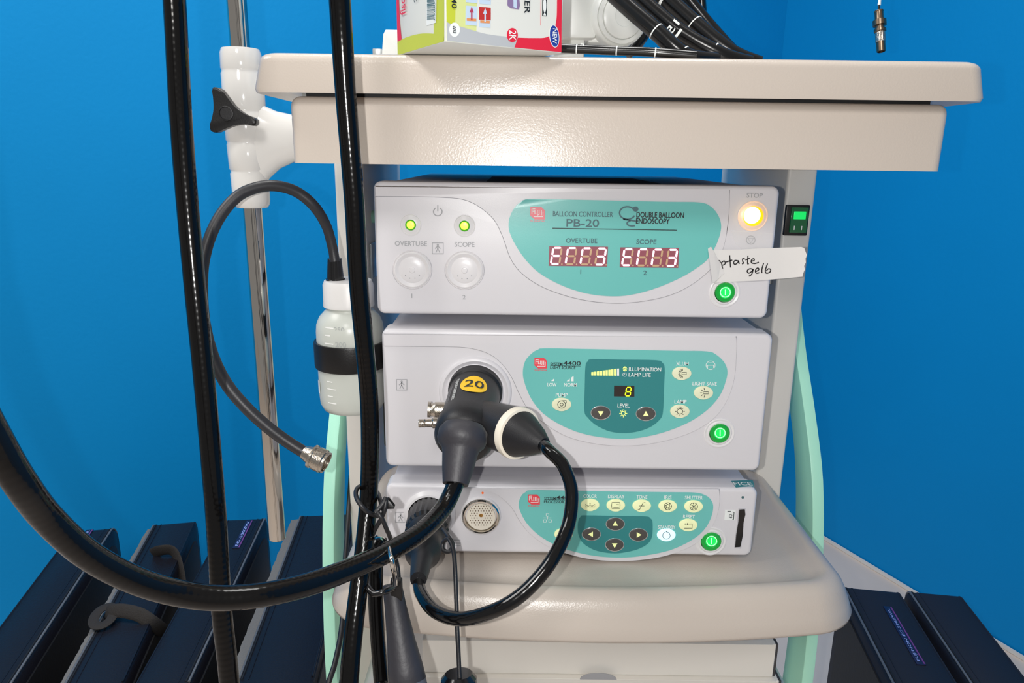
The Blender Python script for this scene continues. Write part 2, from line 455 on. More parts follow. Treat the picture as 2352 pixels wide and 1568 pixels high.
# white block joining the pole clamp to the housing
box('clamp_bracket', (-.2010, .735, H + .012), (-.165, .80, H + .0462), 'white_enamel', TR, .006, 3)

# ------------------------------------------------------------------ pole with clamp
PX, PY = -.2872, .80
PO = thing('infusion_pole', (PX, PY, H - .5), 'chrome pole in a white clamp with a black three-lobed knob beside the table', 'pole')
zlow = at(637, 1236, PY).z
lathe('pole_tube', [(0, 0), (.0092, 0), (.0101, .001), (.0101, 1.05), (0, 1.05)], V((PX, PY, zlow)), (0, 0, 1), 'chrome', PO, 40)
zc0 = H - .0575
pf = [(0.0102, 0), (.0165, 0), (.0188, .003), (.0195, .008), (.0200, .036), (.0193, .0375), (.0193, .0395), (.0206, .041), (.0212, .066), (.0205, .0675), (.0205, .0695), (.0216, .071),
      (.0218, .098), (.0209, .0995), (.0209, .1015), (.0216, .103), (.0213, .138), (.0204, .1395), (.0204, .1415), (.0211, .143), (.0206, .158), (.0190, .1625), (.0102, .164)]
lathe('clamp_body', pf, V((PX, PY, zc0)), (0, 0, 1), 'white_enamel', PO, 44, ang=50)
ar = []
for x, hz, hy, cz in ((PX + .004, .050, .016, .018), (PX + .014, .046, .016, .018), (PX + .022, .037, .016, .0195), (PX + .034, .0295, .0155, .022), (PX + .05, .0245, .015, .024), (PX + .07, .0215, .0145, .0235), (PX + .0985, .0205, .014, .0225)):
    ar.append([V((x, PY + hy * math.cos(a), H + cz - .008 + hz * math.sin(a))) for a in [2 * math.pi * k / 28 for k in range(28)]])
loft('clamp_arm', ar, 'white_enamel', PO, ang=60)
# three-lobed knob, facing the viewer
kc = pc(521, 258, .722)
kn = []
def knob_outline(sc_):
    out = []
    lob = [V((500, 207, 0)), V((578, 278, 0)), V((487, 296, 0))]; c = V((521, 258, 0))
    pts = [(492, 207), (499, 203), (512, 208), (524, 224), (540, 246), (562, 262), (582, 270), (585, 280), (578, 287), (560, 284), (533, 287), (508, 297), (493, 303), (481, 300), (479, 290), (486, 272), (492, 250), (493, 225)]
    for x, y in smooth_px(pts, 3): out.append(((x - 521) * sc_, (y - 258) * sc_))
    return out
N = (EYE - kc).normalized(); N = V((N.x * .2, N.y, N.z * .2)).normalized()
kx = V((1, 0, 0)); kx = (kx - N * kx.dot(N)).normalized(); ky = N.cross(kx)
if ky.z < 0: ky = -ky
sK = .722 / F
lo = [kc + kx * (x * sK) - ky * (y * sK) for x, y in knob_outline(1)]
knb = prism('clamp_knob', lo, -N * .011, 'black_plastic', PO, .0022, 3)
o_ = kc + kx * (-2 * sK) - ky * (2 * sK) + N * .0001
lathe('knob_cap', [(.0072, 0), (.0072, .0012), (.0062, .0014), (.0058, .0004), (0, .0004)], o_, N, 'black_rubber', knb, 28)
lathe('knob_stud', [(0, 0), (.006, 0), (.006, .03), (0, .03)], kc - N * .010, -N, 'nickel', knb, 16)

# ------------------------------------------------------------------ the three stacked units
def unit(name, label, cat, x0, x1, z0, z1, Yf, depth=.44):
    t = thing(name, ((x0 + x1) / 2, Yf + .2, z0), label, cat)
    body = box('housing', (x0 + .004, Yf + .022, z0 + .002), (x1 - .004, Yf + depth, z1 - .0025), 'case_metal', t, .003)
    rg = []
    for k in range(7):
        a = math.radians(15 * k); i = .0042 * (1 - math.sin(a))
        rg.append([V((x, Yf + .0042 * (1 - math.cos(a)), z)) for x, z in rrect(x0 + i, x1 - i, z0 + i, z1 - i, .0075 - i, 6)])
    rg.append([V((x, Yf + .024, z)) for x, z in rrect(x0, x1, z0, z1, .0075, 6)])
    fp = loft('front_panel', rg, 'bezel_white', t, ang=40)
    for dx in (.04, .35):
        for dy in (.085, .38): lathe('foot', [(0, 0), (.011, 0), (.012, .012), (0, .012)], V((x0 + dx, Yf + dy, z0 - .0120)), (0, 0, 1), 'black_rubber', t, 20)
    return t, fp
def power_button(cx, cy, Y, t):
    ring = disc_px('power_surround', cx, cy + 1, 36, Y, [(1, 0), (1, .0006), (.93, .0010), (.82, .0004), (.74, .0014), (.66, .0014), (.62, -.001)], 'socket_white', t)
    pb = disc_px('power_button', cx, cy, 22.5, Y, [(1, 0), (1, .003), (.93, .0038), (.62, .0040), (.56, .0034), (0, .0034)], 'power_green', t)
    disc_px('power_lens', cx + 2, cy + 1, 14, Y - .0034, [(1, 0), (1, .0004), (0, .0005)], 'power_green_lit', pb)
    strokes('power_mark', [circ(cx + 2, cy + 1, 11.5), [(cx + 2, cy - 6), (cx + 2, cy + 8)]], 2.2, Y - .0040, 'power_mark', pb)
def fuji_logo(x0, y0, wpx, Y, par, red='logo_red', sub='FUJINON'):
    s = wpx / 130.0; T = lambda x, y: (x0 + x * s, y0 + y * s)
    pts = [T(0, 0), T(98, 0), T(130, 30), T(130, 108), T(38, 108), T(0, 75)]
    lg = prism('maker_emblem', [at(x, y, Y - .0004) for x, y in pts], (0, .0003, 0), red, par)
    bars = [[T(14, 14), T(14, 62), ], [T(14, 16), T(44, 16)], [T(14, 36), T(36, 36)], [T(40, 26), T(40, 60), T(62, 60), T(62, 26)], [T(78, 26), T(78, 66), T(62, 70)], [T(97, 26), T(97, 72)], [T(30, 84), T(112, 84), T(112, 40)]]
    strokes('emblem_line', bars, 6.5 * s, Y - .0004, 'print_white', lg, .0003)
    print_at(sub, x0 + 63 * s, y0 + 124 * s, 120 * s, 18 * s, Y, 'logo_red' if red == 'logo_red' else red, par)
def man_icon(cx, cy, r, Y, par):
    b = [(cx - r, cy - r), (cx + r, cy - r), (cx + r, cy + r), (cx - r, cy + r), (cx - r, cy - r)]
    strokes('isolation_mark', [b, circ(cx, cy - r * .62, r * .12, 8), [(cx, cy - r * .4), (cx, cy + r * .15)], [(cx - r * .5, cy + r * .05), (cx, cy - r * .42), (cx + r * .5, cy + r * .05)], [(cx - r * .35, cy + r * .75), (cx, cy + r * .05), (cx + r * .35, cy + r * .75)]], 2.4, Y, 'print_grey', par)
def seg7(x, y, w_, h_, on, Y, par, lit, off, skew=.16, tk=.22):
    t = tk * w_
    S = dict(a=((0, 0), (1, 0)), b=((1, 0), (1, .5)), c=((1, .5), (1, 1)), d=((0, 1), (1, 1)), e=((0, .5), (0, 1)), f=((0, 0), (0, .5)), g=((0, .5), (1, .5)))
    for k, (p, q) in S.items():
        m = lit if k in on else off
        if not m: continue
        p_ = V((x + p[0] * w_ - p[1] * h_ * skew, y + p[1] * h_, 0)); q_ = V((x + q[0] * w_ - q[1] * h_ * skew, y + q[1] * h_, 0))
        d = (q_ - p_); L = d.length; d.normalize(); n = V((-d.y, d.x, 0)) * t / 2; g = d * t * .28
        pts = [p_ + g, p_ + g + d * t / 2 + n, q_ - g - d * t / 2 + n, q_ - g, q_ - g - d * t / 2 - n, p_ + g + d * t / 2 - n]
        prism('display_segment', [at(u.x, u.y, Y - .0003) for u in pts], (0, .0002, 0), m, par)
def tri(name, cx, cy, r, d, Y, m, par):
    ang = {'up': -90, 'down': 90, 'left': 180, 'right': 0}[d]
    prism(name, [at(cx + r * math.cos(math.radians(ang + k * 120)), cy + r * math.sin(math.radians(ang + k * 120)), Y) for k in range(3)], (0, .0003, 0), m, par)

# ---- balloon controller
YB = .703
BC, fpB = unit('balloon_controller', 'top unit of the stack with red digits, glowing yellow stop button and white tape', 'medical device', -.1352, .2552, H - .1541, H - .0243, YB)
seamB = [(862, 450), (960, 451), (1030, 453), (1070, 459), (1104, 476), (1136, 505), (1156, 545), (1172, 590), (1196, 624), (1240, 655), (1300, 678), (1360, 691), (1420, 695), (1480, 690), (1540, 676), (1590, 651), (1630, 618), (1655, 582), (1667, 540), (1673, 490), (1675, 436)]
def joint(S, Y, par):
    vv = []
    for i, p in enumerate(S):
        t = S[min(i + 1, len(S) - 1)] - S[max(i - 1, 0)]; n = V((-t.z, 0, t.x)).normalized() * .0006
        vv += [V((p.x, Y - .0003, p.z)) + n, V((p.x, Y - .0003, p.z)) - n]
    flatmesh('panel_joint', vv, [(2 * i, 2 * i + 1, 2 * i + 3, 2 * i + 2) for i in range(len(S) - 1)], 'joint_grey', par)
def fascia(seam, Y, x0, ztop, t, m='bezel_white'):
    pts = [at(p[0], p[1], Y) for p in seam]; S = crom(pts, 4)
    S = [V((p.x, Y - .0016, p.z)) for p in S]
    loop = [V((x0, Y - .0016, ztop))] + [V((x0, Y - .0016, S[0].z))] + S + [V((S[-1].x, Y - .0016, ztop))]
    f_o = prism('raised_fascia', loop, (0, .003, 0), m, t, .0011, 3)
    joint(S, Y, f_o)
    return f_o
fascia(seamB, YB, -.1332, H - .0285, BC)
Yo = YB - .0016
tealB = [(260, 78), (700, 84), (1200, 95), (1700, 106), (2020, 112), (2130, 150), (2205, 230), (2243, 330), (2236, 430), (2190, 560), (2105, 700), (1980, 800), (1800, 905), (1530, 1015), (1250, 1080), (1000, 1080), (780, 1040), (560, 960), (350, 840), (200, 690), (90, 520), (40, 390), (45, 280), (90, 180), (160, 110)]
tealB = [(1160 + x / 4.523, 440 + y / 4.523) for x, y in tealB]
ovB = panel_px('display_overlay', tealB, Yo - .0007, .0009, 'teal', BC, .0002)
Yt = Yo - .0007
fuji_logo(1218, 475.5, 34, Yt, ovB, 'logo_pink')
print_at('BALLOON CONTROLLER', 1339, 491.5, 138, 12, Yt, 'print_slate', ovB)
print_at('PB-20', 1338.5, 512, 75, 18, Yt, 'print_slate', ovB)
strokes('rule_line', [[(1269, 524), (1555, 528.5)]], 1.8, Yt, 'print_black', ovB)
print_at('DOUBLE BALLOON', 1516, 493.5, 109, 13, Yt, 'print_black', ovB)
print_at('ENDOSCOPY', 1499, 507.5, 77, 13, Yt, 'print_black', ovB)
for dx in (.5,):
    print_at('DOUBLE BALLOON', 1516 + dx, 493.7, 109, 12.6, Yt - .0001, 'print_black', ovB); print_at('ENDOSCOPY', 1499 + dx, 507.7, 77, 12.6, Yt - .0001, 'print_black', ovB)
strokes('scope_emblem', [circ(1441, 489, 18, 20, 25, 320, 14.5), [(1431, 503), (1450, 506), (1462, 508)], circ(1452, 513, 12, 10, 60, 250, 6)], 3.4, Yt, 'print_slate', ovB)
oval_px('scope_emblem', 1460, 480, 6.5, 6, Yt - .0004, .0003, 'print_slate', ovB, 0)
print_at('OVERTUBE', 1336, 552.5, 72, 11, Yt, 'print_slate', ovB); print_at('SCOPE', 1484.5, 555, 46, 11, Yt, 'print_slate', ovB)
print_at('1', 1334, 624, 2, 10, Yt, 'print_slate', ovB); print_at('2', 1481.5, 626, 8, 10, Yt, 'print_slate', ovB)
for x0, y0 in ((1261.5, 565), (1425, 568)):
    d = prism('digit_display', [at(x, y, Yt - .0004) for x, y in ((x0, y0), (x0 + 135, y0 + 1.5), (x0 + 133, y0 + 47), (x0 - 1.5, y0 + 45.5))], (0, .0004, 0), 'display_red', ovB)
    for k, on in enumerate(('adefg', 'afe', 'afe', 'abcdg')):
        seg7(x0 + 9.5 + k * 33.9, y0 + 4 + k * .5, 19.5, 37, on, Yt - .0004, d, 'seg_lit', 'seg_off')
        oval_px('display_dot', x0 + 29 + k * 33.9, y0 + 41.5 + k * .5, 1.8, 1.8, Yt - .0007, .0002, 'seg_off', d, 0)
for cx, cy in ((943.5, 516.5), (1067, 518.5)):
    disc_px('lamp_surround', cx, cy, 25, YB, [(1, 0), (1, .0005), (.94, .0007), (.9, .0001), (.62, .0012), (.5, .0014), (.48, 0)], 'socket_white', BC)
    l = disc_px('status_lamp', cx, cy, 12, YB, [(1, 0), (1, .0022), (.85, .0034), (.78, .0036), (0, .0036)], 'led_lime_rim', BC)
    disc_px('lamp_lens', cx - .5, cy, 9, YB - .0036, [(1, 0), (.8, .0009), (0, .0012)], 'led_lime', l)
strokes('power_symbol', [circ(1005.5, 486, 10, 16, -60, 240), [(1005.5, 471), (1005.5, 485)]], 2.4, YB, 'print_grey', BC)
print_at('OVERTUBE', 944, 559, 74, 11.5, YB, 'print_grey', BC); print_at('SCOPE', 1067, 561, 46, 11.5, YB, 'print_grey', BC)
man_icon(1005.5, 570, 12.5, YB, BC)
print_at('1', 946, 679, 2, 10, YB, 'print_grey', BC); print_at('2', 1066, 682, 7, 10, YB, 'print_grey', BC)
for cx, cy in ((947, 619.5), (1067, 620.5)):
    s_ = disc_px('air_socket', cx, cy, 45, YB, [(1, 0), (1, .0006), (.975, .0012), (.95, .0006), (.92, .0016), (.86, .0022), (.68, .0004), (.66, .0006), (.6, .0012), (.3, .0014), (.16, .0016), (.14, .0022), (.07, .0024), (0, .0022)], 'socket_white', BC, 44)
    strokes('socket_rim', [circ(cx, cy, 45.3, 40)], 1.2, YB, 'seam_grey', s_)
    for k in range(4):
        a = math.radians(40 + 33 * k); oval_px('socket_hole', cx + 21 * math.cos(a), cy + 20 * math.sin(a), 1.3, 1.3, YB - .0014, .0003, 'print_grey', s_, 0)
print_at('STOP', 1733, 448.5, 37, 11, YB, 'print_grey', BC)
disc_px('stop_surround', 1729, 496, 35, YB, [(1, 0), (1, .0005), (.95, .0008), (.9, .0002), (.72, .0016), (.66, .0016), (.64, 0)], 'ring_peach', BC, 40)
sb_ = disc_px('stop_button', 1728.5, 496, 22.5, YB, [(1, 0), (1, .0036), (.9, .0052), (.86, .0054), (0, .0054)], 'lamp_orange', BC, 40)
disc_px('stop_lens', 1727.5, 494.5, 19.5, YB - .005, [(1, 0), (.95, .001), (.7, .0018), (0, .0022)], 'lamp_yellow', sb_, 36)
strokes('stop_symbol', [circ(1724.5, 551, 10, 18), [(1718, 547), (1731, 547), (1724.5, 558), (1718, 547)]], 2, YB, 'print_grey', BC)
power_button(1664, 670, YB, BC)
box('top_vent', (-.03, .75, H - .0272), (.16, 1.0, H - .0263), 'dark_gap', BC, 0)

# ---- light source
YX = .692
LS, fpX = unit('light_source', 'middle unit of the stack with a green digit and the black connector plugged in', 'medical device', -.1298, .2596, H - .3142, H - .1670, YX)
seamX = [(884, 793), (960, 794), (1040, 795), (1085, 799), (1125, 812), (1155, 836), (1176, 866), (1194, 905), (1214, 938), (1250, 970), (1300, 1000), (1360, 1016), (1420, 1022), (1480, 1019), (1545, 1006), (1600, 985), (1643, 955), (1670, 915), (1685, 870), (1690, 820), (1691, 772)]
fascia(seamX, YX, -.1278, H - .1712, LS)
Yo = YX - .0016
tealX = [(320, 90), (700, 96), (1200, 106), (1700, 116), (2010, 122), (2110, 160), (2190, 240), (2220, 330), (2200, 440), (2140, 580), (2020, 720), (1850, 840), (1650, 930), (1430, 995), (1200, 1028), (950, 1018), (700, 970), (480, 880), (300, 760), (180, 610), (110, 440), (95, 330), (120, 220), (190, 140), (250, 105)]
tealX = [(1180 + x / 4.523, 780 + y / 4.523) for x, y in tealX]
ovX = panel_px('control_overlay', tealX, Yo - .0007, .0009, 'teal', LS, .0002)
Yt = Yo - .0007
X_ = lambda x: 1180 + x / 4.523
Y_ = lambda y: 780 + y / 4.523
dk = [(820, 203), (1150, 208), (1480, 214), (1545, 240), (1568, 300), (1560, 520), (1550, 750), (1520, 825), (1430, 900), (1300, 950), (1150, 969), (1000, 952), (860, 890), (770, 810), (733, 735), (738, 500), (745, 280), (770, 225)]
dpX = panel_px('level_panel', [(X_(x), Y_(y)) for x, y in dk], Yt - .0004, .0004, 'teal_dark', LS)
fuji_logo(1227.5, 822, 29, Yt, ovX)
print_at('SYSTEM', X_(443), Y_(250), 28, 6.5, Yt, 'print_black', ovX); print_at('4400', X_(605), Y_(243), 40, 9.5, Yt, 'print_black', ovX)
print_at('LIGHT SOURCE', X_(510), Y_(288), 58, 7, Yt, 'print_black', ovX); strokes('rule_line', [[(X_(380), Y_(268)), (X_(695), Y_(273))]], 1, Yt, 'print_black', ovX)
print_at('LOW', X_(397), Y_(465), 21, 8.5, Yt, 'print_white', ovX); print_at('NORM', X_(588), Y_(467), 29, 8.5, Yt, 'print_white', ovX)
for pts in ([(388, 430), (420, 403), (420, 430)], [(550, 432), (582, 405), (582, 432)], [(595, 432), (595, 395), (622, 375), (622, 432)]):
    prism('level_mark', [at(X_(x), Y_(y), Yt - .0004) for x, y in pts], (0, .0003, 0), 'print_white', ovX)
print_at('PUMP', X_(498), Y_(573), 27, 8.5, Yt, 'print_white', ovX); print_at('XLUM', X_(1750), Y_(248), 29, 8.5, Yt, 'print_white', ovX)
print_at('LIGHT SAVE', X_(1983), Y_(455), 56, 8.5, Yt, 'print_white', ovX); print_at('LAMP', X_(1732), Y_(642), 28, 8.5, Yt, 'print_white', ovX)
def key(cx, cy, rx, ry, Y, m, t, icon=None, iw=1.3, rim=None):
    if rim: oval_px('key_rim', cx, cy, rx + 1.6, ry + 1.6, Y - .0006, .0006, rim, t, .0003)
    k = oval_px('control_key', cx, cy, rx, ry, Y - .0012, .0012, m, t, .0006)
    if icon: strokes('key_icon', icon, iw, Y - .0012, 'print_black', k, .0002)
    return k
def rays_(cx, cy, r0, r1, angs): return [[(cx + r0 * math.cos(math.radians(a)), cy + r0 * math.sin(math.radians(a))), (cx + r1 * math.cos(math.radians(a)), cy + r1 * math.sin(math.radians(a)))] for a in angs]
cx, cy = X_(497), Y_(673); key(cx, cy, 22.5, 15.3, Yt, 'ivory', LS, [circ(cx, cy, 9), circ(cx, cy, 3.6), [(cx + 2, cy - 9), (cx + 11, cy - 9), (cx + 11, cy - 4), (cx + 8, cy - 2)]])
cx, cy = X_(1746), Y_(350); key(cx, cy, 22.5, 15.3, Yt, 'ivory', LS, [[(cx, cy - 2.5), (cx + 11, cy - 2.5), (cx + 11, cy + 2.5), (cx, cy + 2.5), (cx, cy - 2.5)]] + rays_(cx + 3, cy, 6, 11, range(100, 270, 18)))
cx, cy = X_(1972), Y_(552); key(cx, cy, 22.5, 15.3, Yt, 'ivory', LS, [[(cx, cy - 2.5), (cx + 11, cy - 2.5), (cx + 11, cy + 2.5), (cx, cy + 2.5), (cx, cy - 2.5)]] + rays_(cx + 3, cy, 6, 11, range(100, 280, 40)))
cx, cy = X_(1727), Y_(744); key(cx, cy, 22.5, 15.3, Yt, 'ivory', LS, [circ(cx, cy, 6.5), [(cx - 2.5, cy - 6), (cx - 2.5, cy - 10), (cx + 2.5, cy - 10), (cx + 2.5, cy - 6)]] + rays_(cx, cy, 8, 11, (-45, 0, 45, 90, 135, 180, 225)))
strokes('lamp_symbol', [circ(X_(2045), Y_(265), 10.5, 18), [(X_(2000), Y_(265)), (X_(2092), Y_(265))], [(X_(2020), Y_(240)), (X_(2075), Y_(240))], [(X_(2016), Y_(268)), (X_(2012), Y_(300))], [(X_(2074), Y_(268)), (X_(2078), Y_(300))]], 1.2, Yt, 'print_white', ovX)
Yd = Yt - .0004
for k in range(10):
    x0 = X_(806 + k * 29.6); h1 = Y_(337 - k * 4.0)
    prism('level_bar', [at(x, y, Yd - .0003) for x, y in ((x0, h1), (x0 + 5, h1 - .4), (x0 + 5, Y_(371 + k * .3)), (x0, Y_(370 + k * .3)))], (0, .0003, 0), 'bar_lit' if k < 9 else 'print_white', dpX)
print_at('ILLUMINATION', X_(1363), Y_(306), 74, 8.8, Yd, 'print_white', dpX); print_at('LAMP LIFE', X_(1308), Y_(363), 51, 8.8, Yd, 'print_white', dpX)
strokes('sun_mark', [circ(X_(1155), Y_(302), 2.6, 12)] + rays_(X_(1155), Y_(302), 3, 5.5, range(0, 360, 45)), 1.7, Yd, 'bar_lit', dpX)
strokes('clock_mark', [circ(X_(1152), Y_(362), 4.4, 16), [(X_(1152), Y_(348)), (X_(1152), Y_(362)), (X_(1140), Y_(362))]], .9, Yd, 'print_white', dpX)
dd = prism('digit_display', [at(X_(x), Y_(y), Yd - .0004) for x, y in ((1043, 478), (1253, 481), (1252, 592), (1041, 588))], (0, .0004, 0), 'display_dark', LS)
seg7(X_(1172), Y_(495), 11, 19.5, 'abcdefg', Yd - .0004, dd, 'seg_green', None, tk=.24)
print_at('LEVEL', X_(1141), Y_(682), 28, 8.8, Yd, 'print_white', dpX)
cx, cy = X_(1138), Y_(765)
strokes('lamp_mark', [circ(cx, cy, 4.6, 14), [(cx - 2, cy - 4.5), (cx - 2, cy - 8), (cx + 2, cy - 8), (cx + 2, cy - 4.5)]] + rays_(cx, cy, 6, 9, (-45, 0, 45, 90, 135, 180, 225)), 1.4, Yd, 'bar_lit', dpX)
for x, y, d in ((904, 760, 'down'), (1373, 770, 'up')):
    k = key(X_(x), Y_(y), 21.8, 14.8, Yd, 'button_dark', LS, rim='rim_metal'); tri('key_arrow', X_(x), Y_(y) + (0 if d == 'down' else 1), 7.6, d, Yd - .0015, 'arrow_lime', k)
power_button(1652, 993, YX, LS)
man_icon(922.5, 883.5, 12, YX, LS)
disc_px('scope_socket', 1092, 900, 84, YX, [(1, 0), (.99, .0012), (.95, .0026), (.90, .0030), (.84, .0016), (.80, .0006), (.78, .0010), (.76, .0032), (.73, .0042), (.66, .0042), (.6, .001)], 'bezel_white', LS, 56)
# holder band for the water bottle on the unit's left side
BX, BY = -.1745, .752
bz0 = H - .2715
hb = lathe('bottle_holder', [(.0365, .050), (.0385, .050), (.0390, .052), (.0390, .076), (.0385, .078), (.0365, .078)], V((BX, BY, bz0)), (0, 0, 1), 'black_plastic', LS, 48)
box('holder_arm', (BX + .034, BY - .012, bz0 + .052), (-.1264, BY + .012, bz0 + .077), 'black_plastic', hb, .003)
box('holder_stem', (BX + .028, BY + .02, bz0 - .055), (-.128, BY + .028, bz0 + .06), 'black_rubber', hb, .003)

# ---- video processor
YP = .688
VP, fpP = unit('video_processor', 'lowest unit of the stack on the shelf with arrow keys and the round pin socket', 'medical device', -.1300, .2592, H - .4110, H - .3320, YP)
seamP = [(1060, 1119), (1105, 1121), (1145, 1136), (1175, 1163), (1193, 1193), (1218, 1224), (1262, 1254), (1330, 1277), (1400, 1286), (1470, 1284), (1540, 1271), (1600, 1244), (1636, 1205), (1651, 1160), (1651, 1122)]
pts = crom([at(x, y, YP) for x, y in seamP], 4)
fo = prism('raised_fascia', [V((p.x, YP - .0016, p.z)) for p in pts], (0, .003, 0), 'bezel_white', VP, .0011, 3); joint(pts, YP, fo)
Yo = YP - .0016
tealP = [(180, 145), (600, 152), (1100, 160), (1450, 164), (1690, 168), (1790, 195), (1840, 240), (1858, 300), (1840, 390), (1790, 490), (1700, 580), (1560, 660), (1400, 718), (1150, 762), (950, 770), (750, 755), (550, 712), (380, 650), (230, 560), (120, 450), (60, 340), (45, 270), (70, 200), (110, 165)]
PX_ = lambda x: 1180 + x / 4.055
PY_ = lambda y: 1090 + y / 4.055
ovP = panel_px('control_overlay', [(PX_(x), PY_(y)) for x, y in tealP], Yo - .0007, .0009, 'teal', VP, .0002)
Yt = Yo - .0007
dk = [(660, 380), (950, 384), (1220, 388), (1275, 408), (1293, 450), (1288, 570), (1250, 640), (1150, 695), (1000, 728), (880, 728), (750, 700), (650, 640), (605, 565), (597, 480), (605, 420), (628, 390)]
dpP = panel_px('cursor_panel', [(PX_(x), PY_(y)) for x, y in dk], Yt - .0004, .0004, 'teal_dark', VP)
fuji_logo(PX_(132), PY_(185), 27.5, Yt, ovP)
print_at('SYSTEM', PX_(337), PY_(219), 26, 6, Yt, 'print_black', ovP); print_at('4400', PX_(470), PY_(212), 36, 8.5, Yt, 'print_black', ovP)
print_at('PROCESSOR', PX_(375), PY_(250), 46, 6.5, Yt, 'print_black', ovP); strokes('rule_line', [[(PX_(285), PY_(232)), (PX_(540), PY_(236))]], 1, Yt, 'print_black', ovP)
nx, ny = PX_(314), PY_(410)
strokes('network_mark', [[(nx - 3, ny - 12), (nx + 3, ny - 12), (nx + 3, ny - 6), (nx - 3, ny - 6), (nx - 3, ny - 12)], [(nx, ny - 5), (nx, ny + 1)], [(nx - 9, ny - 2), (nx + 9, ny - 2)],
    [(nx - 9, ny + 2), (nx - 3, ny + 2), (nx - 3, ny + 8), (nx - 9, ny + 8), (nx - 9, ny + 2)], [(nx + 3, ny + 2), (nx + 9, ny + 2), (nx + 9, ny + 8), (nx + 3, ny + 8), (nx + 3, ny + 2)]], 1.4, Yt, 'print_white', ovP)
icons = {}
def bal(cx, cy): return [[(cx - 11, cy - 2), (cx - 11, cy + 4), (cx + 11, cy + 4), (cx + 11, cy - 2), (cx + 4, cy + 3), (cx, cy - 1), (cx - 4, cy + 3), (cx - 11, cy - 2)], circ(cx, cy - 3, .8, 6)]
def scr(cx, cy): return [[(p[0], p[1]) for p in [(cx + x, cy + y) for x, y in ((-9, -7), (9, -7), (10, 0), (9, 7), (-9, 7), (-10, 0), (-9, -7))]], [(cx + 1, cy - 2), (cx + 7, cy - 2)], [(cx - 6, cy + 4), (cx + 7, cy + 4)]]
def ton(cx, cy): return [[(cx - 9, cy + 8), (cx - 5, cy + 8), (cx - 1, cy), (cx + 3, cy - 7), (cx + 8, cy - 8)], [(cx - 6, cy), (cx + 6, cy)]]
def iri(cx, cy, n=6):
    out = [circ(cx, cy, 8.6, 18)]
    for k in range(n):
        a = math.radians(60 * k); b = math.radians(60 * k + 95)
        out.append([(cx + 8.4 * math.cos(a), cy + 8 * math.sin(a)), (cx + 4.4 * math.cos(b), cy + 4.2 * math.sin(b))])
    return out
def shu(cx, cy): return [circ(cx, cy, 9, 18)] + [[(cx, cy), (cx + 4.5 * math.cos(a + .35), cy + 4.3 * math.sin(a + .35)), (cx + 9 * math.cos(a), cy + 8.6 * math.sin(a))] for a in [math.radians(51.4 * k) for k in range(7)]]
for s_, x, y, ic in (('COLOR', 711, 282, bal), ('DISPLAY', 951, 286, scr), ('TONE', 1193, 290, ton), ('IRIS', 1435, 293, iri), ('SHUTTER', 1676, 296, shu)):
    cx, cy = PX_(x), PY_(y); key(cx, cy, 21.5, 14, Yt, 'ivory_glow', VP, ic(cx, cy), 1.2)
    wd_ = {'COLOR': 31, 'DISPLAY': 38, 'TONE': 25, 'IRIS': 17, 'SHUTTER': 41}[s_]
    print_at(s_, cx + (0 if s_ != 'DISPLAY' else 1), cy - 21, wd_, 8.3, Yt, 'print_white', ovP)
cx, cy = PX_(1626), PY_(470); key(cx, cy, 21.5, 14, Yt, 'ivory_glow', VP, [[(cx - 9, cy + 7), (cx + 9, cy + 7), (cx + 9, cy - 3), (cx - 3, cy - 3)], [(cx - 1, cy - 5), (cx - 4, cy - 3), (cx - 1, cy - 1)], circ(cx - 7, cy - 3, .8, 6)], 1.4)
print_at('RESET', PX_(1631), PY_(388), 27, 8.3, Yt, 'print_white', ovP)
cx, cy = PX_(1422), PY_(562); key(cx, cy, 21.5, 14, Yt, 'standby_glow', VP, [circ(cx, cy + 1, 8.6, 18, -75, 255), circ(cx, cy - 8, .8, 6)], 1.2)
print_at('STANDBY', PX_(1424), PY_(486), 40, 8.3, Yt, 'print_white', ovP)
cx, cy = PX_(465), PY_(556); key(cx, cy, 21.5, 14, Yt, 'ivory_glow', VP, bal(cx, cy), 1.2)
Yd = Yt - .0004
for x, y, d in ((946, 460, 'up'), (723, 555, 'left'), (1161, 560, 'right'), (940, 654, 'down')):
    k = key(PX_(x), PY_(y), 20.5, 13.6, Yd, 'button_dark', VP, rim='rim_metal'); tri('key_arrow', PX_(x), PY_(y), 7.2, d, Yd - .0015, 'arrow_lime', k)
power_button(1632.5, 1241, YP, VP)
disc_px('indicator_hole', PX_(2133), PY_(210), 3.2, YP, [(1, 0), (1, .0003), (0, .0002)], 'print_slate', VP, 14)
# card slot
cs = prism('card_slot', [at(x, y, YP - .0005) for x, y in ((PX_(2095), PY_(312)), (PX_(2160), PY_(314)), (PX_(2118), PY_(688)), (PX_(2052), PY_(684)))], (0, .0006, 0), 'socket_ring', VP)
prism('card_edge', [at(x, y, YP - .0009) for x, y in [(PX_(a), PY_(b)) for a, b in ((2102, 325), (2152, 322), (2158, 370), (2140, 450), (2136, 560), (2110, 672), (2062, 676), (2072, 560), (2092, 440))]], (0, .0005, 0), 'slot_black', cs)
pl = prism('slot_label', [at(PX_(a), PY_(b), YP - .0005) for a, b in ((1970, 328), (2068, 330), (2062, 424), (1962, 422))], (0, .0004, 0), 'print_white', VP)
print_at('CF', PX_(2018), PY_(385), 10, 7, YP - .0005, 'print_black', pl, rot=math.radians(-90))
strokes('label_line', [[(PX_(2040), PY_(350)), (PX_(2052), PY_(350)), (PX_(2048), PY_(415)), (PX_(2036), PY_(415))], [(PX_(1990), PY_(342)), (PX_(2024), PY_(343))]], 1.6, YP - .0005, 'print_black', pl)
man_icon(920, 1188, 11.5, YP, VP)
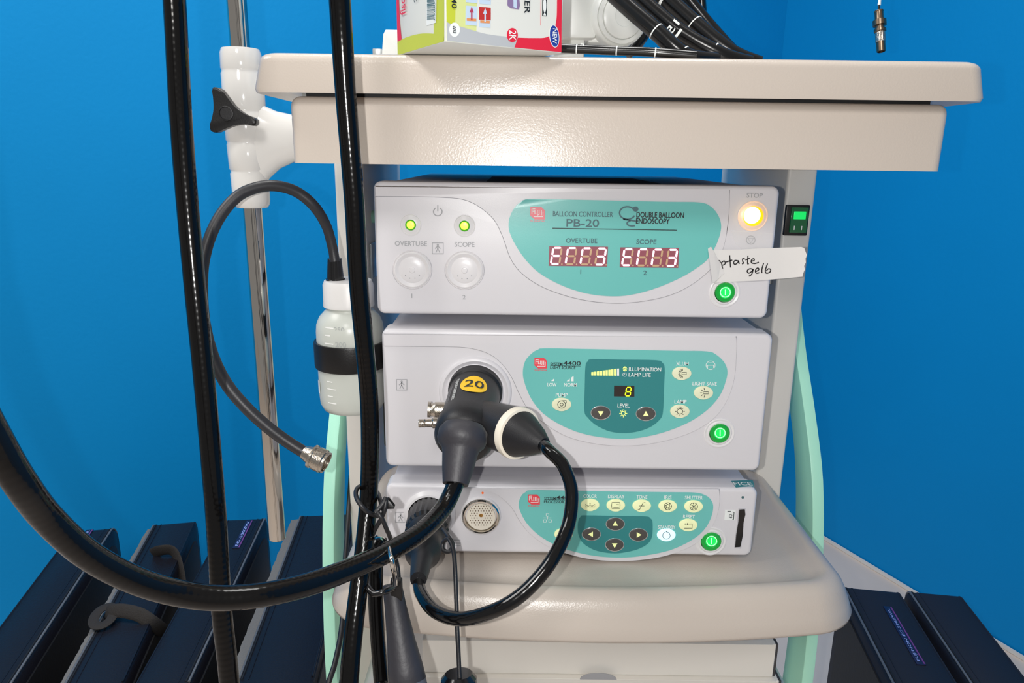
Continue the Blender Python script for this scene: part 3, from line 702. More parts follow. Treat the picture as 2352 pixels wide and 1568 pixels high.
st = prism('corner_sticker', [V((p.x, p.y, H - .3319)) for p in (atz(1679, 1104, H - .332), atz(1729, 1102, H - .332), atz(1733, 1116, H - .332), atz(1690, 1119, H - .332))], (0, 0, -.0006), 'fice_teal', VP)
o_ = atz(1706, 1110.5, H - .3318)
lettering('FICE', 'print_white', st, lambda u, v: V((o_.x + u, o_.y + v, H - .3317)), .0195, .008)
# pin socket
sk = disc_px('pin_socket', 1104, 1183, 47, YP, [(1, 0), (1, .001), (.97, .003), (.93, .0032), (.88, .0012), (.86, .0012)], 'socket_white', VP, 48)
disc_px('socket_sleeve', 1105, 1183, 43, YP, [(1, 0), (1, .004), (.93, .0052), (.86, .005), (.80, .001), (.8, 0)], 'chrome', sk, 48)
pdk = disc_px('pin_disc', 1105, 1184, 33, YP, [(1, 0), (1, .0030), (.97, .0034), (0, .0034)], 'pin_white', sk, 40)
for i in range(-4, 5):
    for j in range(-4, 5):
        px_, py_ = 1105 + i * 6.2 + (3.1 if j % 2 else 0), 1184 + j * 5.4
        rr = math.hypot(px_ - 1105, py_ - 1184)
        if 7 < rr < 28: oval_px('pin_hole', px_, py_, 1.2, 1.2, YP - .0036, .0003, 'brass_dark', pdk, 0)
oval_px('centre_pin', 1105, 1184, 4.4, 3.6, YP - .0042, .001, 'gold', pdk, .0002)
oval_px('index_dot', 1108.5, 1132, 2.6, 2.6, YP - .0005, .0004, 'orange_dot', VP, 0)
strokes('print_line', [[(1038, 1240), (1058, 1240)], [(1040, 1247), (1058, 1247)], [(1044, 1253), (1058, 1253)]], 1.5, YP, 'print_grey', VP)

# ------------------------------------------------------------------ tape note on the top unit
YTp = YB - .0020
TP = thing('tape_note', at(1740, 610, YTp), 'torn white tape strip with handwriting stuck below the yellow stop button', 'tape')
top = [(1637, 573), (1680, 574), (1730, 571), (1780, 569), (1840, 567)]
rightedge = [(1848, 571), (1849, 577), (1854, 583), (1850, 590), (1851, 598), (1847, 604), (1848, 615), (1844, 625), (1843, 635)]
bot = [(1780, 641), (1720, 645), (1660, 648)]
def tape_y(x): return YTp - (.004 * max(0, (x - 1786) / 60) ** 1.5)
cols = [(1637, 573, 650), (1660, 573.5, 648), (1700, 573, 646), (1740, 570.5, 644), (1786, 569, 640.5), (1800, 568.5, 639.5), (1815, 568, 638), (1830, 567.4, 636.5), (1840, 567, 635.5)]
NR = 8; tear = (847, 850, 853.5, 850, 851, 847, 848.5, 845, 843)
vv = []
for cx, t0_, t1_ in cols: vv += [at(cx, t0_ + (t1_ - t0_) * j / NR, tape_y(cx)) for j in range(NR + 1)]
vv += [at(1000 + tear[j], 569 + 66.5 * j / NR, tape_y(1850)) for j in range(NR + 1)]
nc = len(cols) + 1
flatmesh('paper_strip', vv, [(i * (NR + 1) + j, (i + 1) * (NR + 1) + j, (i + 1) * (NR + 1) + j + 1, i * (NR + 1) + j + 1) for i in range(nc - 1) for j in range(NR)], 'tape_white', TP, smooth=True)
flap = [(1626, 571), (1633, 566), (1639, 576), (1655, 606), (1664, 627), (1650, 640), (1637, 651)]
ys = [.006, .006, .004, .0006, .0005, .002, .004]
flp = flatmesh('folded_flap', [at(x, y, YTp - d) for (x, y), d in zip(flap, ys)], [(0, 1, 2), (0, 2, 6), (2, 3, 5), (3, 4, 5), (2, 5, 6)], 'tape_white', TP)
hand = [
 [(1650, 598), (1654, 600), (1653, 606), (1650, 607)],
 [(1657, 602), (1660, 618)], [(1656, 604), (1663, 599), (1666, 605), (1660, 609)],
 [(1676, 586), (1677, 600), (1678, 614)], [(1667, 602), (1682, 597)],
 [(1695, 599), (1688, 598), (1685, 604), (1689, 607), (1695, 602), (1696, 598), (1698, 606)],
 [(1711, 595), (1706, 594), (1706, 600), (1708, 604), (1704, 606)],
 [(1718, 587), (1717, 605), (1720, 605)], [(1712, 597), (1722, 593)],
 [(1724, 600), (1732, 598), (1731, 594), (1726, 597), (1726, 603), (1734, 605), (1743, 602)],
 [(1729, 618), (1722, 617), (1716, 622), (1720, 627), (1728, 622), (1730, 617), (1727, 629), (1720, 634)],
 [(1735, 624), (1743, 619), (1740, 615), (1735, 621), (1737, 627), (1744, 626)],
 [(1754, 604), (1750, 618), (1750, 627)],
 [(1763, 605), (1758, 620), (1760, 627), (1768, 625), (1770, 619), (1765, 617), (1760, 622)]]
hand = [[(p.x, p.y) for p in crom([V((x, y, 0)) for x, y in ln], 4)] for ln in hand]
strokes('handwriting', hand, 2.6, YTp, 'ink', TP, .0003)
prism('clear_tape', [at(x, y, YB - .0009) for x, y in ((1679, 529), (1776, 536), (1772, 566), (1755, 586), (1710, 578), (1690, 560))], (0, .0001, 0), 'tape_clear', TP)

# ------------------------------------------------------------------ endoscope plugged into the light source
ES = thing('endoscope', at(1092, 900, YX), 'black endoscope connector with yellow number sticker and its thick looping cord', 'endoscope')
A = at(1093, 893, YX - .001); B = at(1066, 1006, .602)
ax = (B - A).normalized(); Lb = (B - A).length
R_ = .0255
body = lathe('connector_body', [(0, 0), (R_ * .98, 0), (R_ * 1.0, .004), (R_, .03), (R_ * 1.0, Lb * .62), (R_ * 1.07, Lb * .76), (R_ * 1.10, Lb * .88), (R_ * 1.08, Lb * .97), (R_ * .9, Lb * 1.06), (R_ * .5, Lb * 1.11), (0, Lb * 1.12)], A, ax, 'black_rubber', ES, 56, ang=50)
lathe('locking_collar', [(R_ * .9, 0), (R_ * 1.07, 0), (R_ * 1.07, .007), (R_ * 1.0, .009)], A, ax, 'black_rubber', body, 48)
e1 = V((1, 0, 0)); e1 = (e1 - ax * e1.dot(ax)).normalized(); e2 = e1.cross(ax)
if e2.z < 0: e2 = -e2
def on_body(t, ang, r=R_ + .0003): return A + ax * t + (e1 * math.sin(ang) + e2 * math.cos(ang)) * r
# sticker
vs = [on_body(.036, .12)]; n = 36
rings_ = []
for q in (.5, 1):
    rings_.append([on_body(.036 + .0155 * q * math.sin(2 * math.pi * k / n), .10 + .52 * q * math.cos(2 * math.pi * k / n), R_ + .0005) for k in range(n)])
vv = [on_body(.036, .10, R_ + .0005)] + rings_[0] + rings_[1]
ff = [(0, 1 + k, 1 + (k + 1) % n) for k in range(n)] + [(1 + k, 1 + n + k, 1 + n + (k + 1) % n, 1 + (k + 1) % n) for k in range(n)]
stk = flatmesh('number_sticker', vv, ff, 'yellow_sticker', body, smooth=True)
lettering('20', 'print_black', stk, lambda u, v: on_body(.036 - v, .12 + u / R_, R_ + .0009), .0185, .0135)
lettering('FUJINON CORPORATION', 'print_white', body, lambda u, v: on_body(.043 - u * -1, -.62 - v / R_ * -1, R_ + .0006), .044, .0045)
for k in range(3): lettering('TOKYO JAPAN 100', 'print_grey', body, lambda u, v, k=k: on_body(.046 + u, -.86 - .11 * k + v / R_, R_ + .0006), .036, .002)
# cord boot
C1 = pc(1062, 1004, .588); C2 = pc(1046, 1112, .572)
bd = (C2 - C1); Lc = bd.length; bd.normalize()
lathe('cord_boot', [(0, -.012), (.0165, -.010), (.0200, -.005), (.0204, .002), (.0190, .0065), (.0158, .0095), (.0146, .013), (.0128, Lc * .66), (.0110, Lc * .9), (.0103, Lc), (.0085, Lc + .0002), (0, Lc - .001)], C1, bd, 'boot_rubber', ES, 44, ang=40)
cord = [(1050, 1090, .572), (1043, 1118, .57), (1018, 1168, .555), (970, 1219, .525), (900, 1263, .495), (800, 1308, .46), (700, 1344, .432), (600, 1366, .412), (500, 1373, .40), (400, 1360, .388), (300, 1328, .372), (200, 1272, .355), (110, 1190, .338), (48, 1110, .322), (-6, 1020, .312), (-70, 890, .305), (-120, 720, .31), (-150, 500, .32)]
ce = pc(*cord[-1])
tube('universal_cord', [pc(*p) for p in cord] + [ce + V((-.01, .03, .25)), ce + V((-.01, .05, .8))], .0070, 'black_hose', ES, 18, 10)
# side branch with cream ring, cone and video cable
S0 = A + ax * (Lb * .60) + V((.006, 0, -.002)); S1 = pc(1184, 992, .628); S2 = pc(1252, 1027, .600)
sd = (S1 - S0).normalized(); Ls_ = (S1 - S0).length
lathe('side_branch', [(0, -.005), (.0185, -.005), (.0200, .01), (.0215, Ls_ * .8), (.0222, Ls_), (0, Ls_)], S0, sd, 'black_rubber', ES, 44, ang=40)
cd = (S2 - S1).normalized(); cd = (cd + sd * .6).normalized(); Lk = (S2 - S1).dot(cd)
lathe('branch_ring', [(.018, -.001), (.0228, -.001), (.0233, .001), (.0229, .0062), (.0205, .0068)], S1, cd, 'cream_ring', ES, 52)
lathe('cable_boot', [(0, .005), (.0200, .005), (.0208, .0062), (.0188, Lk * .30), (.0130, Lk * .68), (.0078, Lk * .93), (.0062, Lk), (0, Lk)], S1, cd, 'black_rubber', ES, 44, ang=45)
tip = S1 + cd * (Lk - .004)
vc = [pc(1263, 1037, .588), pc(1294, 1070, .58), pc(1313, 1130, .57), pc(1304, 1210, .558), pc(1265, 1290, .542), pc(1206, 1358, .535), pc(1140, 1400, .535), pc(1060, 1421, .548), pc(1000, 1404, .57), pc(967, 1362, .60), pc(961, 1325, .628), pc(966, 1298, .645)]
tube('video_cable', [tip] + vc, .0054, 'black_cable', ES, 16, 10)
# metal fittings on the left of the connector
q0 = on_body(.040, -math.pi / 2, R_ - .002); lathe('air_port', [(.007, 0), (.0078, .001), (.0078, .010), (.0068, .0115), (.0066, .014), (.0078, .0145), (.0078, .017), (0, .017)], at(1014, 942, .652) + V((.004, 0, 0)), V((-1, -.05, .05)), 'nickel', ES, 28)
pt = lathe('vent_pipe', [(.0052, 0), (.0052, .004), (.0040, .005), (.0036, .011), (.0042, .0115), (.0036, .012), (.0040, .0165), (.0034, .0175), (0, .0175)], at(1004, 971, .632), V((-1, -.15, .02)), 'nickel', ES, 24)
# plug in the processor
pA = at(987, 1180, YP); pB = pc(968, 1290, .648); pax = (pB - pA).normalized(); Lp = (pB - pA).length
lathe('socket_flange', [(.0268, 0), (.0275, .002), (.0245, .006), (.0225, .0065), (.022, 0)], pA, V((0, -1, 0)), 'socket_white', VP, 44)
lathe('processor_plug', [(0, 0), (.0215, .0), (.0220, .004), (.0220, Lp * .38), (.0195, Lp * .42)], pA, pax, 'black_plastic', ES, 48, ribs=1, ribamp=.045, ang=20)
lathe('plug_sleeve', [(0, Lp * .35), (.0190, Lp * .40), (.0190, Lp * .52), (.0165, Lp * .55), (.0165, Lp * .70), (.0172, Lp * .72), (.0165, Lp * .85), (.0105, Lp * .92), (.0096, Lp * 1.0), (.0080, Lp * 1.22), (.0070, Lp * 1.30), (0, Lp * 1.30)], pA, pax, 'black_rubber', ES, 44, ang=40)
loop_c = pc(1024, 1252, .625)
st_ = [pc(1018, 1215, .655), pc(1030, 1232, .63), pc(1040, 1250, .62), pc(1032, 1266, .618), pc(1018, 1262, .62), pc(1018, 1246, .622), pc(1030, 1238, .618), pc(1041, 1262, .61), pc(1046, 1320, .60), pc(1050, 1440, .585), pc(1053, 1500, .58), pc(1056, 1560, .575), pc(1060, 1600, .57)]
cs_ = tube('cap_strap', st_, .00185, 'black_rubber', ES, 10, 6)
lathe('plug_cap', [(0, 0), (.011, .0), (.0145, .004), (.0155, .012), (.0155, .024), (.014, .026), (0, .026)], pc(1053, 1550, .58) + V((0, .002, 0)), V((.05, -.25, -1)), 'black_gloss', cs_, 36)

# ------------------------------------------------------------------ hanging hoses
lh = [(396, -260, .45), (398, -60, .45), (404, 60, .452), (414, 250, .458), (428, 440, .465), (446, 640, .472), (466, 840, .48), (484, 1040, .487), (497, 1200, .492), (509, 1400, .50), (520, 1500, .505), (530, 1600, .51), (545, 1750, .515)]
def full(pts, top=2.3, low=.25):                       # carry a hanging hose on above and below the view
    P = [pc(*p) for p in pts]; a, b = P[0], P[-1]
    return [V((a.x, a.y, top)), V((a.x, a.y, (a.z + top) / 2))] + P + [V((b.x, b.y, (b.z + low) / 2)), V((b.x, b.y, low))]
o = tube('hanging_hose', full(lh), .0069, 'black_hose', None, 18, 10); tag(o, 'black hose hanging alone in front of the blue wall, leftmost of the hoses', 'hose', 'hanging black hoses')
rh = [(774, -260, .462), (778, -60, .465), (784, 60, .472), (793, 200, .485), (805, 350, .498), (815, 480, .51), (824, 650, .528), (838, 800, .543), (848, 920, .556), (850, 1040, .566), (846, 1150, .572), (836, 1260, .562), (824, 1350, .552), (812, 1450, .542), (802, 1560, .535), (790, 1750, .53)]
o = tube('hanging_hose', full(rh), .0072, 'black_hose', None, 18, 10); tag(o, 'black hose hanging in front of the table top and the water bottle', 'hose', 'hanging black hoses')

# second scope: short hose, ring, grey tapered boot hung from the hose by a cord
S2T = thing('hanging_grip', pc(930, 1500, .55), 'dark grey tapered grip hung by an elastic cord below the connector', 'endoscope grip')
h3 = [(876, 1238, .60), (866, 1255, .597), (862, 1300, .592), (863, 1380, .588), (868, 1470, .584), (875, 1560, .58), (884, 1700, .575)]
ge = pc(*h3[-1])
tube('grip_hose', [pc(*p) for p in h3] + [V((ge.x, ge.y, .5)), V((ge.x, ge.y, .25))], [.0055, .0064, .0064, .0062, .006, .006, .006, .006, .006], 'black_hose', S2T, 16, 8)
g1, g2 = pc(900, 1340, .578), pc(942, 1600, .560); gd = (g2 - g1).normalized(); gl = (g2 - g1).length
lathe('tapered_boot', [(0, 0), (.0070, 0), (.0078, .002), (.0086, .018), (.0112, .045), (.0138, .064), (.0146, .074), (.0143, .0745), (0, .0745)], g1, gd, 'boot_rubber', S2T, 40, ang=40)
lathe('grip_body', [(0, .074), (.0143, .0745), (.0153, .085), (.0160, .12), (.0166, .20), (.0166, .255), (.0140, .26), (0, .26)], g1, gd, 'boot_clear', S2T, 40)
box('boot_clip', pc(911, 1352, .57) + V((-.0045, -.003, -.009)), pc(911, 1352, .57) + V((.0045, .003, .009)), 'black_plastic', S2T, .001)
tube('metal_ring', [pc(*p) for p in ((866, 1237, .575), (878, 1236, .548), (890, 1248, .500), (899, 1285, .470), (906, 1318, .486), (908, 1342, .535))], .0017, 'chrome', S2T, 12, 8)
tube('hook', [pc(*p) for p in ((842, 1332, .56), (846, 1350, .55), (860, 1363, .545), (882, 1358, .545), (902, 1350, .555))], .0024, 'black_gloss', S2T, 12, 6)
cord_l = [[(866, 1185, .566), (846, 1176, .548), (826, 1156, .545), (817, 1134, .556), (824, 1118, .575), (845, 1116, .592), (866, 1130, .59), (874, 1150, .57), (880, 1170, .562)],
          [(862, 1178, .555), (880, 1156, .558), (886, 1144, .56), (884, 1168, .558), (876, 1190, .56), (862, 1215, .565), (852, 1240, .57), (850, 1262, .575)],
          [(862, 1172, .556), (876, 1188, .554), (888, 1215, .56), (898, 1240, .575), (912, 1296, .585), (916, 1330, .58)]]
for ln in cord_l: tube('elastic_cord', [pc(*p) for p in ln], .0018, 'black_rubber', S2T, 10, 6)
prism('cord_clip', [pc(x, y, .562) for x, y in ((884, 1150), (891, 1146), (906, 1164), (905, 1169), (888, 1170))], (0, .004, 0), 'black_plastic', S2T, .0006)

# ------------------------------------------------------------------ water bottle with its tube
WB = thing('water_bottle', (BX, BY, bz0), 'translucent white plastic water bottle in a black holder with a curling black tube', 'bottle')
bo = lathe('bottle_body', [(0, .001), (.026, 0), (.0315, .002), (.0350, .009), (.0358, .02), (.0358, .088), (.0350, .096), (.0318, .104), (.0262, .110), (.0232, .113), (.0230, .120), (0, .120)], V((BX, BY, bz0)), (0, 0, 1), 'bottle_plastic', WB, 56, ang=60)
cap = lathe('bottle_cap', [(.0235, 0), (.0268, 0), (.0270, .002), (.0266, .004), (.0264, .023), (.0245, .0275), (.020, .0285), (0, .0285)], V((BX, BY, bz0 + .1155)), (0, 0, 1), 'cap_plastic', WB, 72, ribs=1, ribamp=.012, ang=25)
def on_bot(a, z, r=.0361): return V((BX + r * math.sin(a), BY - r * math.cos(a), bz0 + z))
for k, z in enumerate((.098, .090, .0815, .040, .032, .024, .0165)):
    lg_ = .30 if k % 2 == 0 else .20
    rr = .0362 if z < .09 else (.0357 if z < .093 else .0344)
    P = [on_bot(-.58 + lg_ * j / 6, z, rr) for j in range(7)]
    flatmesh('graduation_mark', [p + V((0, 0, .0005)) for p in P] + [p - V((0, 0, .0005)) for p in P], [(j, j + 1, j + 8, j + 7) for j in range(6)], 'grad_white', bo)
lettering('250', 'grad_grey', bo, lambda u, v: on_bot(-.10 + u / .035, .097 + v, .0349), .011, .0055)
lettering('200', 'grad_grey', bo, lambda u, v: on_bot(-.06 + u / .035, .0815 + v, .0364), .011, .0055)
P = [[on_bot(a, z, .0363) for a in (-1.25, -1.12, -1.0)] for z in (.036, .022)]
flatmesh('side_label', P[0] + P[1], [(0, 1, 4, 3), (1, 2, 5, 4)], 'print_white', bo)
bt = [at(770, 636, BY - .004), at(768, 588, BY - .006)]
lathe('tube_boot', [(0, 0), (.0100, 0), (.0100, .0025), (.0088, .0030), (.0072, .024), (.0066, .0245), (0, .0245)], V((bt[0].x, bt[0].y, bz0 + .1425)), (bt[1] - bt[0]), 'black_gloss', WB, 32)
wt = [(769, 600, .728), (764, 570, .725), (750, 520, .715), (722, 474, .70), (682, 441, .69), (636, 427, .68), (592, 430, .672), (548, 449, .665), (510, 490, .66), (482, 545, .655), (466, 610, .652), (463, 680, .65), (470, 750, .65), (490, 822, .65), (522, 884, .652), (566, 936, .655), (612, 978, .66), (660, 1014, .665), (708, 1044, .668)]
tube('water_tube', [pc(*p) for p in wt], [.0050] * 3 + [.0053] * 8 + [.0056] * 8, 'grey_rubber_cable', WB, 16, 8)
c1, c2 = pc(698, 1038, .667), pc(760, 1068, .664); dc = (c2 - c1)
con = lathe('tube_connector', [(0, 0), (.0062, .0), (.0078, .006), (.0082, .0075), (.0112, .0085), (.0112, .0105), (.0100, .0115), (.0100, .013), (.0110, .0135), (.0110, .0205), (.0102, .0215), (.0102, .0235), (.0085, .0237), (.0082, .018), (0, .018)], c1, dc, 'nickel', WB, 44)

# ------------------------------------------------------------------ things on the table top
zt = H + .0787
# carton
c2_ = V((-.0500, .549)); f_ = V((.862, .507)); l_ = V((-.507, .862)); FWD, LWD, BH = .0995, .0920, .17
CB = thing('fixings_carton', (c2_.x + .03, c2_.y + .06, zt), 'red, white and lime cardboard carton overhanging the front edge of the table top', 'box')
def cb(u, v, z): p = c2_ + f_ * u + l_ * v; return V((p.x, p.y, zt + z))
nF = V((f_.y, -f_.x, 0)); nL = V((-f_.x, -f_.y, 0))
bm = bmesh.new(); vs = [bm.verts.new(cb(u, v, z)) for z in (0, BH) for u, v in ((0, 0), (FWD, 0), (FWD, LWD), (0, LWD))]
for f in ((0, 1, 2, 3), (4, 5, 6, 7), (0, 1, 5, 4), (1, 2, 6, 5), (2, 3, 7, 6), (3, 0, 4, 7)): bm.faces.new([vs[i] for i in f])
bmesh.ops.bevel(bm, geom=bm.edges[:], offset=.0006, segments=2, profile=.5, affect='EDGES')
shell = finish('carton_shell', bm, 'box_white', CB)
def pF(u, z, k=1): return cb(u, 0, z) + nF * (.0001 * k)
def pL(v, z, k=1): return cb(0, v, z) + nL * (.0001 * k)          # v measured backwards from the front corner
def art(name, pts, m, face, k): return flatmesh(name, [face(x, z, k) for x, z in pts], [tuple(range(len(pts)))], m, shell)
def ell(cx, cz, rx, rz, n=28): return [(cx + rx * math.cos(2 * math.pi * k / n), cz + rz * math.sin(2 * math.pi * k / n)) for k in range(n)]
# print, laid out on the two visible faces
def hitF(x, y):                                        # point of the front face -> (u, z)
    d = ray(840 + x / 4.704, y / 4.704); p0 = cb(0, 0, 0); t = (p0 - EYE).dot(nF) / d.dot(nF); p = EYE + d * t - p0
    return (p.x * f_.x + p.y * f_.y, p.z)
def hitL(x, y):
    d = ray(840 + x / 4.704, y / 4.704); p0 = cb(0, 0, 0); t = (p0 - EYE).dot(nL) / d.dot(nL); p = EYE + d * t - p0
    return (p.x * l_.x + p.y * l_.y, p.z)
def fit(pts, W): return [(min(max(u, .0006), W - .0006), min(max(z, .0006), BH - .001)) for u, z in pts]
def artF(name, pts, m, k): return art(name, fit([hitF(x, y) for x, y in pts], FWD), m, pF, k)
def artL(name, pts, m, k): return art(name, fit([hitL(x, y) for x, y in pts], LWD), m, pL, k)
def ellp(cx, cy, rx, ry, n=28, tilt=0):
    c, s = math.cos(tilt), math.sin(tilt); out = []
    for k in range(n):
        a = 2 * math.pi * k / n; x, y = rx * math.cos(a), ry * math.sin(a); out.append((cx + x * c - y * s, cy + x * s + y * c))
    return out
def txtF(s_, cx, cy, hpx, wpx, m, k=12, up=False):     # vertical lettering: hpx long, wpx tall
    (u0, z0), (u1, z1), (u2, z2) = hitF(cx, cy), hitF(cx + wpx / 2, cy), hitF(cx, cy + hpx / 2)
    L_, T_ = abs(z2 - z0) * 2, abs(u1 - u0) * 2; sg = -1 if up else 1
    lettering(s_, m, shell, lambda u, v: pF(u0 + v * sg, z0 - u * sg, k), L_, T_)
def txtL(s_, cx, cy, hpx, wpx, m, k=12, up=False):
    (u0, z0), (u1, z1), (u2, z2) = hitL(cx, cy), hitL(cx + wpx / 2, cy), hitL(cx, cy + hpx / 2)
    L_, T_ = abs(z2 - z0) * 2, abs(u1 - u0) * 2; sg = -1 if up else 1
    lettering(s_, m, shell, lambda u, v: pL(u0 - v * sg, z0 - u * sg, k), L_, T_)
TOPY = -700
artF('print_field', [(840, 470), (1075, 470), (1010, TOPY), (840, TOPY)], 'box_lime', 2)
artF('print_field', [(960, 470), (1400, 470), (1330, TOPY), (985, TOPY)], 'box_lime_pale', 3)
artF('print_field', [(1190, 480), (2110, 570), (2110, TOPY), (1215, TOPY)], 'box_white', 4)
cv = [(p.x, p.y) for p in crom([V((838, 228, 0)), V((930, 262, 0)), V((1060, 300, 0)), V((1300, 368, 0)), V((1550, 400, 0)), V((1720, 412, 0))], 5)]
artF('print_swoosh', cv + [(1720, 620), (838, 560)], 'box_grey', 5)
rv = [(p.x, p.y) for p in crom([V((1640, 408, 0)), V((1800, 412, 0)), V((1950, 404, 0)), V((2020, 340, 0)), V((2050, 250, 0)), V((2062, 60, 0)), V((2062, TOPY, 0))], 4)]
artF('print_swoosh', rv + [(2120, TOPY), (2120, 640), (1600, 640)], 'box_red', 6)
artF('print_disc', ellp(955, 322, 58, 77), 'print_white', 8)
txtF('#8', 952, 322, 80, 38, 'print_black')
txtF('40', 948, 40, 112, 56, 'print_black')
for x0, y0, x1, y1 in ((1075, 62, 1200, 280), (1220, 76, 1345, 302), (1078, -160, 1203, 36), (1226, -150, 1350, 52)):
    brick = x0 > 1200 and y0 > 0
    artF('pictogram', [(x0, y0), (x1, y0 + 10), (x1 - 4, y1), (x0 - 4, y1 - 12)], 'box_sky', 8)
    if brick: artF('pictogram_wall', [(x0, y0), (x1, y0 + 10), (x1, y0 + 145), (x0, y0 + 138)], 'box_brick', 9)
    artF('pictogram_base', [(x0 + 10, y1 - 82), (x1 - 12, y1 - 76), (x1 - 12, y1 - 48), (x0 + 10, y1 - 54)], 'box_orange', 10)
    mx_ = (x0 + x1) / 2
    artF('pictogram_plug', [(mx_, y0 + 10), (mx_ + 22, y0 + 75), (mx_ + 8, y0 + 75), (mx_ + 8, y1 - 60), (mx_ - 8, y1 - 60), (mx_ - 8, y0 + 75), (mx_ - 22, y0 + 75)], 'box_sky' if brick else 'box_plug', 11)
artF('print_plug', [(1524, 60), (1560, 92), (1650, 105), (1660, 60), (1640, TOPY / 4), (1530, TOPY / 4)], 'box_violet', 8)
artF('print_plug', [(1590, 80), (1628, 95), (1618, TOPY / 4), (1588, TOPY / 4)], 'box_sky', 9)
txtF('FIXER', 1738, -10, 320, 62, 'print_black')
artF('print_line', [(1882, 275), (1886, 275), (1898, TOPY), (1892, TOPY)], 'box_red', 8)
artF('fish_mark', [(1900, 172), (1950, 178), (1956, -160), (1904, -160)], 'print_black', 8)
artF('fish_mark', ellp(1927, 60, 17, 78, 20), 'print_white', 9)
artF('fish_mark', [(1927, 128), (1912, 168), (1942, 170)], 'print_white', 9)
artF('print_disc', ellp(1578, 380, 60, 76), 'box_red', 8)
txtF('2K', 1580, 385, 108, 72, 'print_white')
artF('new_oval', ellp(2030, 392, 54, 124, tilt=-.1), 'print_white', 9)
artF('new_oval', ellp(2030, 392, 47, 115, tilt=-.1), 'box_blue', 10)
txtF('NEW', 2032, 392, 160, 46, 'print_white', 14)
# left face
artL('print_field', [(735, 520), (850, 480), (850, TOPY), (745, TOPY)], 'box_lime', 2)
lv = [(p.x, p.y) for p in crom([V((345, 455, 0)), V((450, 402, 0)), V((600, 364, 0)), V((750, 366, 0)), V((850, 386, 0))], 5)]
artL('print_swoosh', lv + [(850, 620), (345, 640)], 'box_lime', 4)
artL('print_band', [(300, 500), (392, 430), (372, 240), (362, 0), (358, TOPY), (300, TOPY)], 'box_red', 3)
txtL('fischer', 412, -20, 370, 58, 'box_red', up=True)
artL('barcode_panel', [(662, 275), (768, 245), (776, TOPY / 2), (668, TOPY / 2)], 'print_white', 5)
yy = 215
for k in range(26):
    h_ = random.choice((3, 5, 9)); artL('barcode_line', [(672, yy), (745, yy - 8), (745, yy - 8 - h_), (672, yy - h_)], 'print_slate', 8); yy -= h_ + random.choice((4, 7))
txtL('4 048962', 756, 60, 330, 16, 'print_slate')
txtL('C', 552, -8, 60, 34, 'print_black')
# bottom flap tint is left plain

# white arm base with round boss
AB = thing('monitor_arm_base', (.075, .80, zt), 'white plastic arm base with a round boss behind the carton', 'stand')
def pbox(name, x0, y0, x1, y1, Y, dep, m, par, bev=.003):
    p, q = at(x0, y1, Y), at(x1, y0, Y)
    return box(name, (p.x, Y, p.z), (q.x, Y + dep, q.z), m, par, bev)
b_ = at(1270, 90, .80); e_ = at(1318, 90, .80)
box('base_column', (b_.x, .80, zt), (at(1344, 90, .80).x, .86, zt + .05), 'white_plastic', AB, .004)
box('arm_housing', (b_.x, .79, at(1300, 88, .79).z), (at(1371, 60, .79).x, .87, at(1300, -160, .79).z), 'white_plastic', AB, .004)
rb = at(1425, 38, .79)
box('arm_bridge', (at(1350, 60, .80).x, .80, at(1400, 100, .80).z), (at(1420, 60, .80).x, .86, at(1400, 0, .80).z), 'white_plastic', AB, .004)
lathe('round_boss', [(0, -.05), (.0295, -.05), (.0295, 0), (.0285, .004), (.0270, .006), (.0262, .005), (.0258, .0075), (.0222, .0085), (.0216, .0072), (.0210, .0095), (.0175, .011), (.0100, .0115), (.0096, .0108), (0, .0105)], rb, V((.25, -1, -.12)), 'white_plastic', AB, 52)
lathe('boss_underside', [(0, 0), (.018, 0), (.020, .004), (.020, .03), (0, .03)], at(1402, 101, .83), (0, 0, 1), 'white_plastic', AB, 36)
# small white block left of the carton
p = at(877, 118, .74); q = at(925, 68, .74)
SBk = thing('white_bracket', (p.x + .02, .76, zt), 'small white tapered block left of the carton', 'bracket')
lp = [V((p.x - .002, .74, zt + .0)), V((q.x + .01, .74, zt)), V((q.x + .01, .74, q.z)), V((p.x + .004, .74, q.z)), V((p.x + .0015, .74, q.z - .004))]
prism('block_body', lp, (0, .03, 0), 'white_plastic', SBk, .002, 3)
box('metal_tab', (at(853, 118, .74).x, .745, zt), (p.x - .001, .765, at(860, 111, .745).z), 'rim_metal', SBk, .001)

# insertion tube coiled on the table
IT = thing('insertion_tube', (.20, .75, zt), 'black endoscope insertion tube with white depth marks coiled on the table top', 'endoscope tube')
def rest(p, r): return V((p.x, p.y, max(p.z, zt + r * 1.02)))
def seg_tube(pts, r): return tube('tube_strand', [rest(pc(*p), r) for p in pts], r, 'black_insertion', IT, 18, 8)
t0 = seg_tube([(1220, 108, .66), (1290, 111, .655), (1400, 116, .648), (1500, 120, .64), (1600, 128, .635)], .0040)
tA = seg_tube([(1550, 300, 1.00), (1545, 90, 1.00), (1535, -40, 1.00), (1500, -200, 0.98), (1420, -330, 0.92), (1320, -340, 0.82), (1290, -230, 0.73), (1330, -120, .67), (1380, -45, .665), (1427, 3, .66), (1509, 74, .65), (1572, 128, .645), (1640, 180, .66)], .0077)
tB = seg_tube([(1575, 300, 1.00), (1570, 90, 1.00), (1560, -40, 1.00), (1550, -200, 0.98), (1470, -330, 0.92), (1370, -340, 0.82), (1340, -230, 0.73), (1380, -100, .70), (1430, -45, .695), (1474, 2, .69), (1558, 73, .68), (1655, 128, .672), (1720, 165, .68)], .0082)
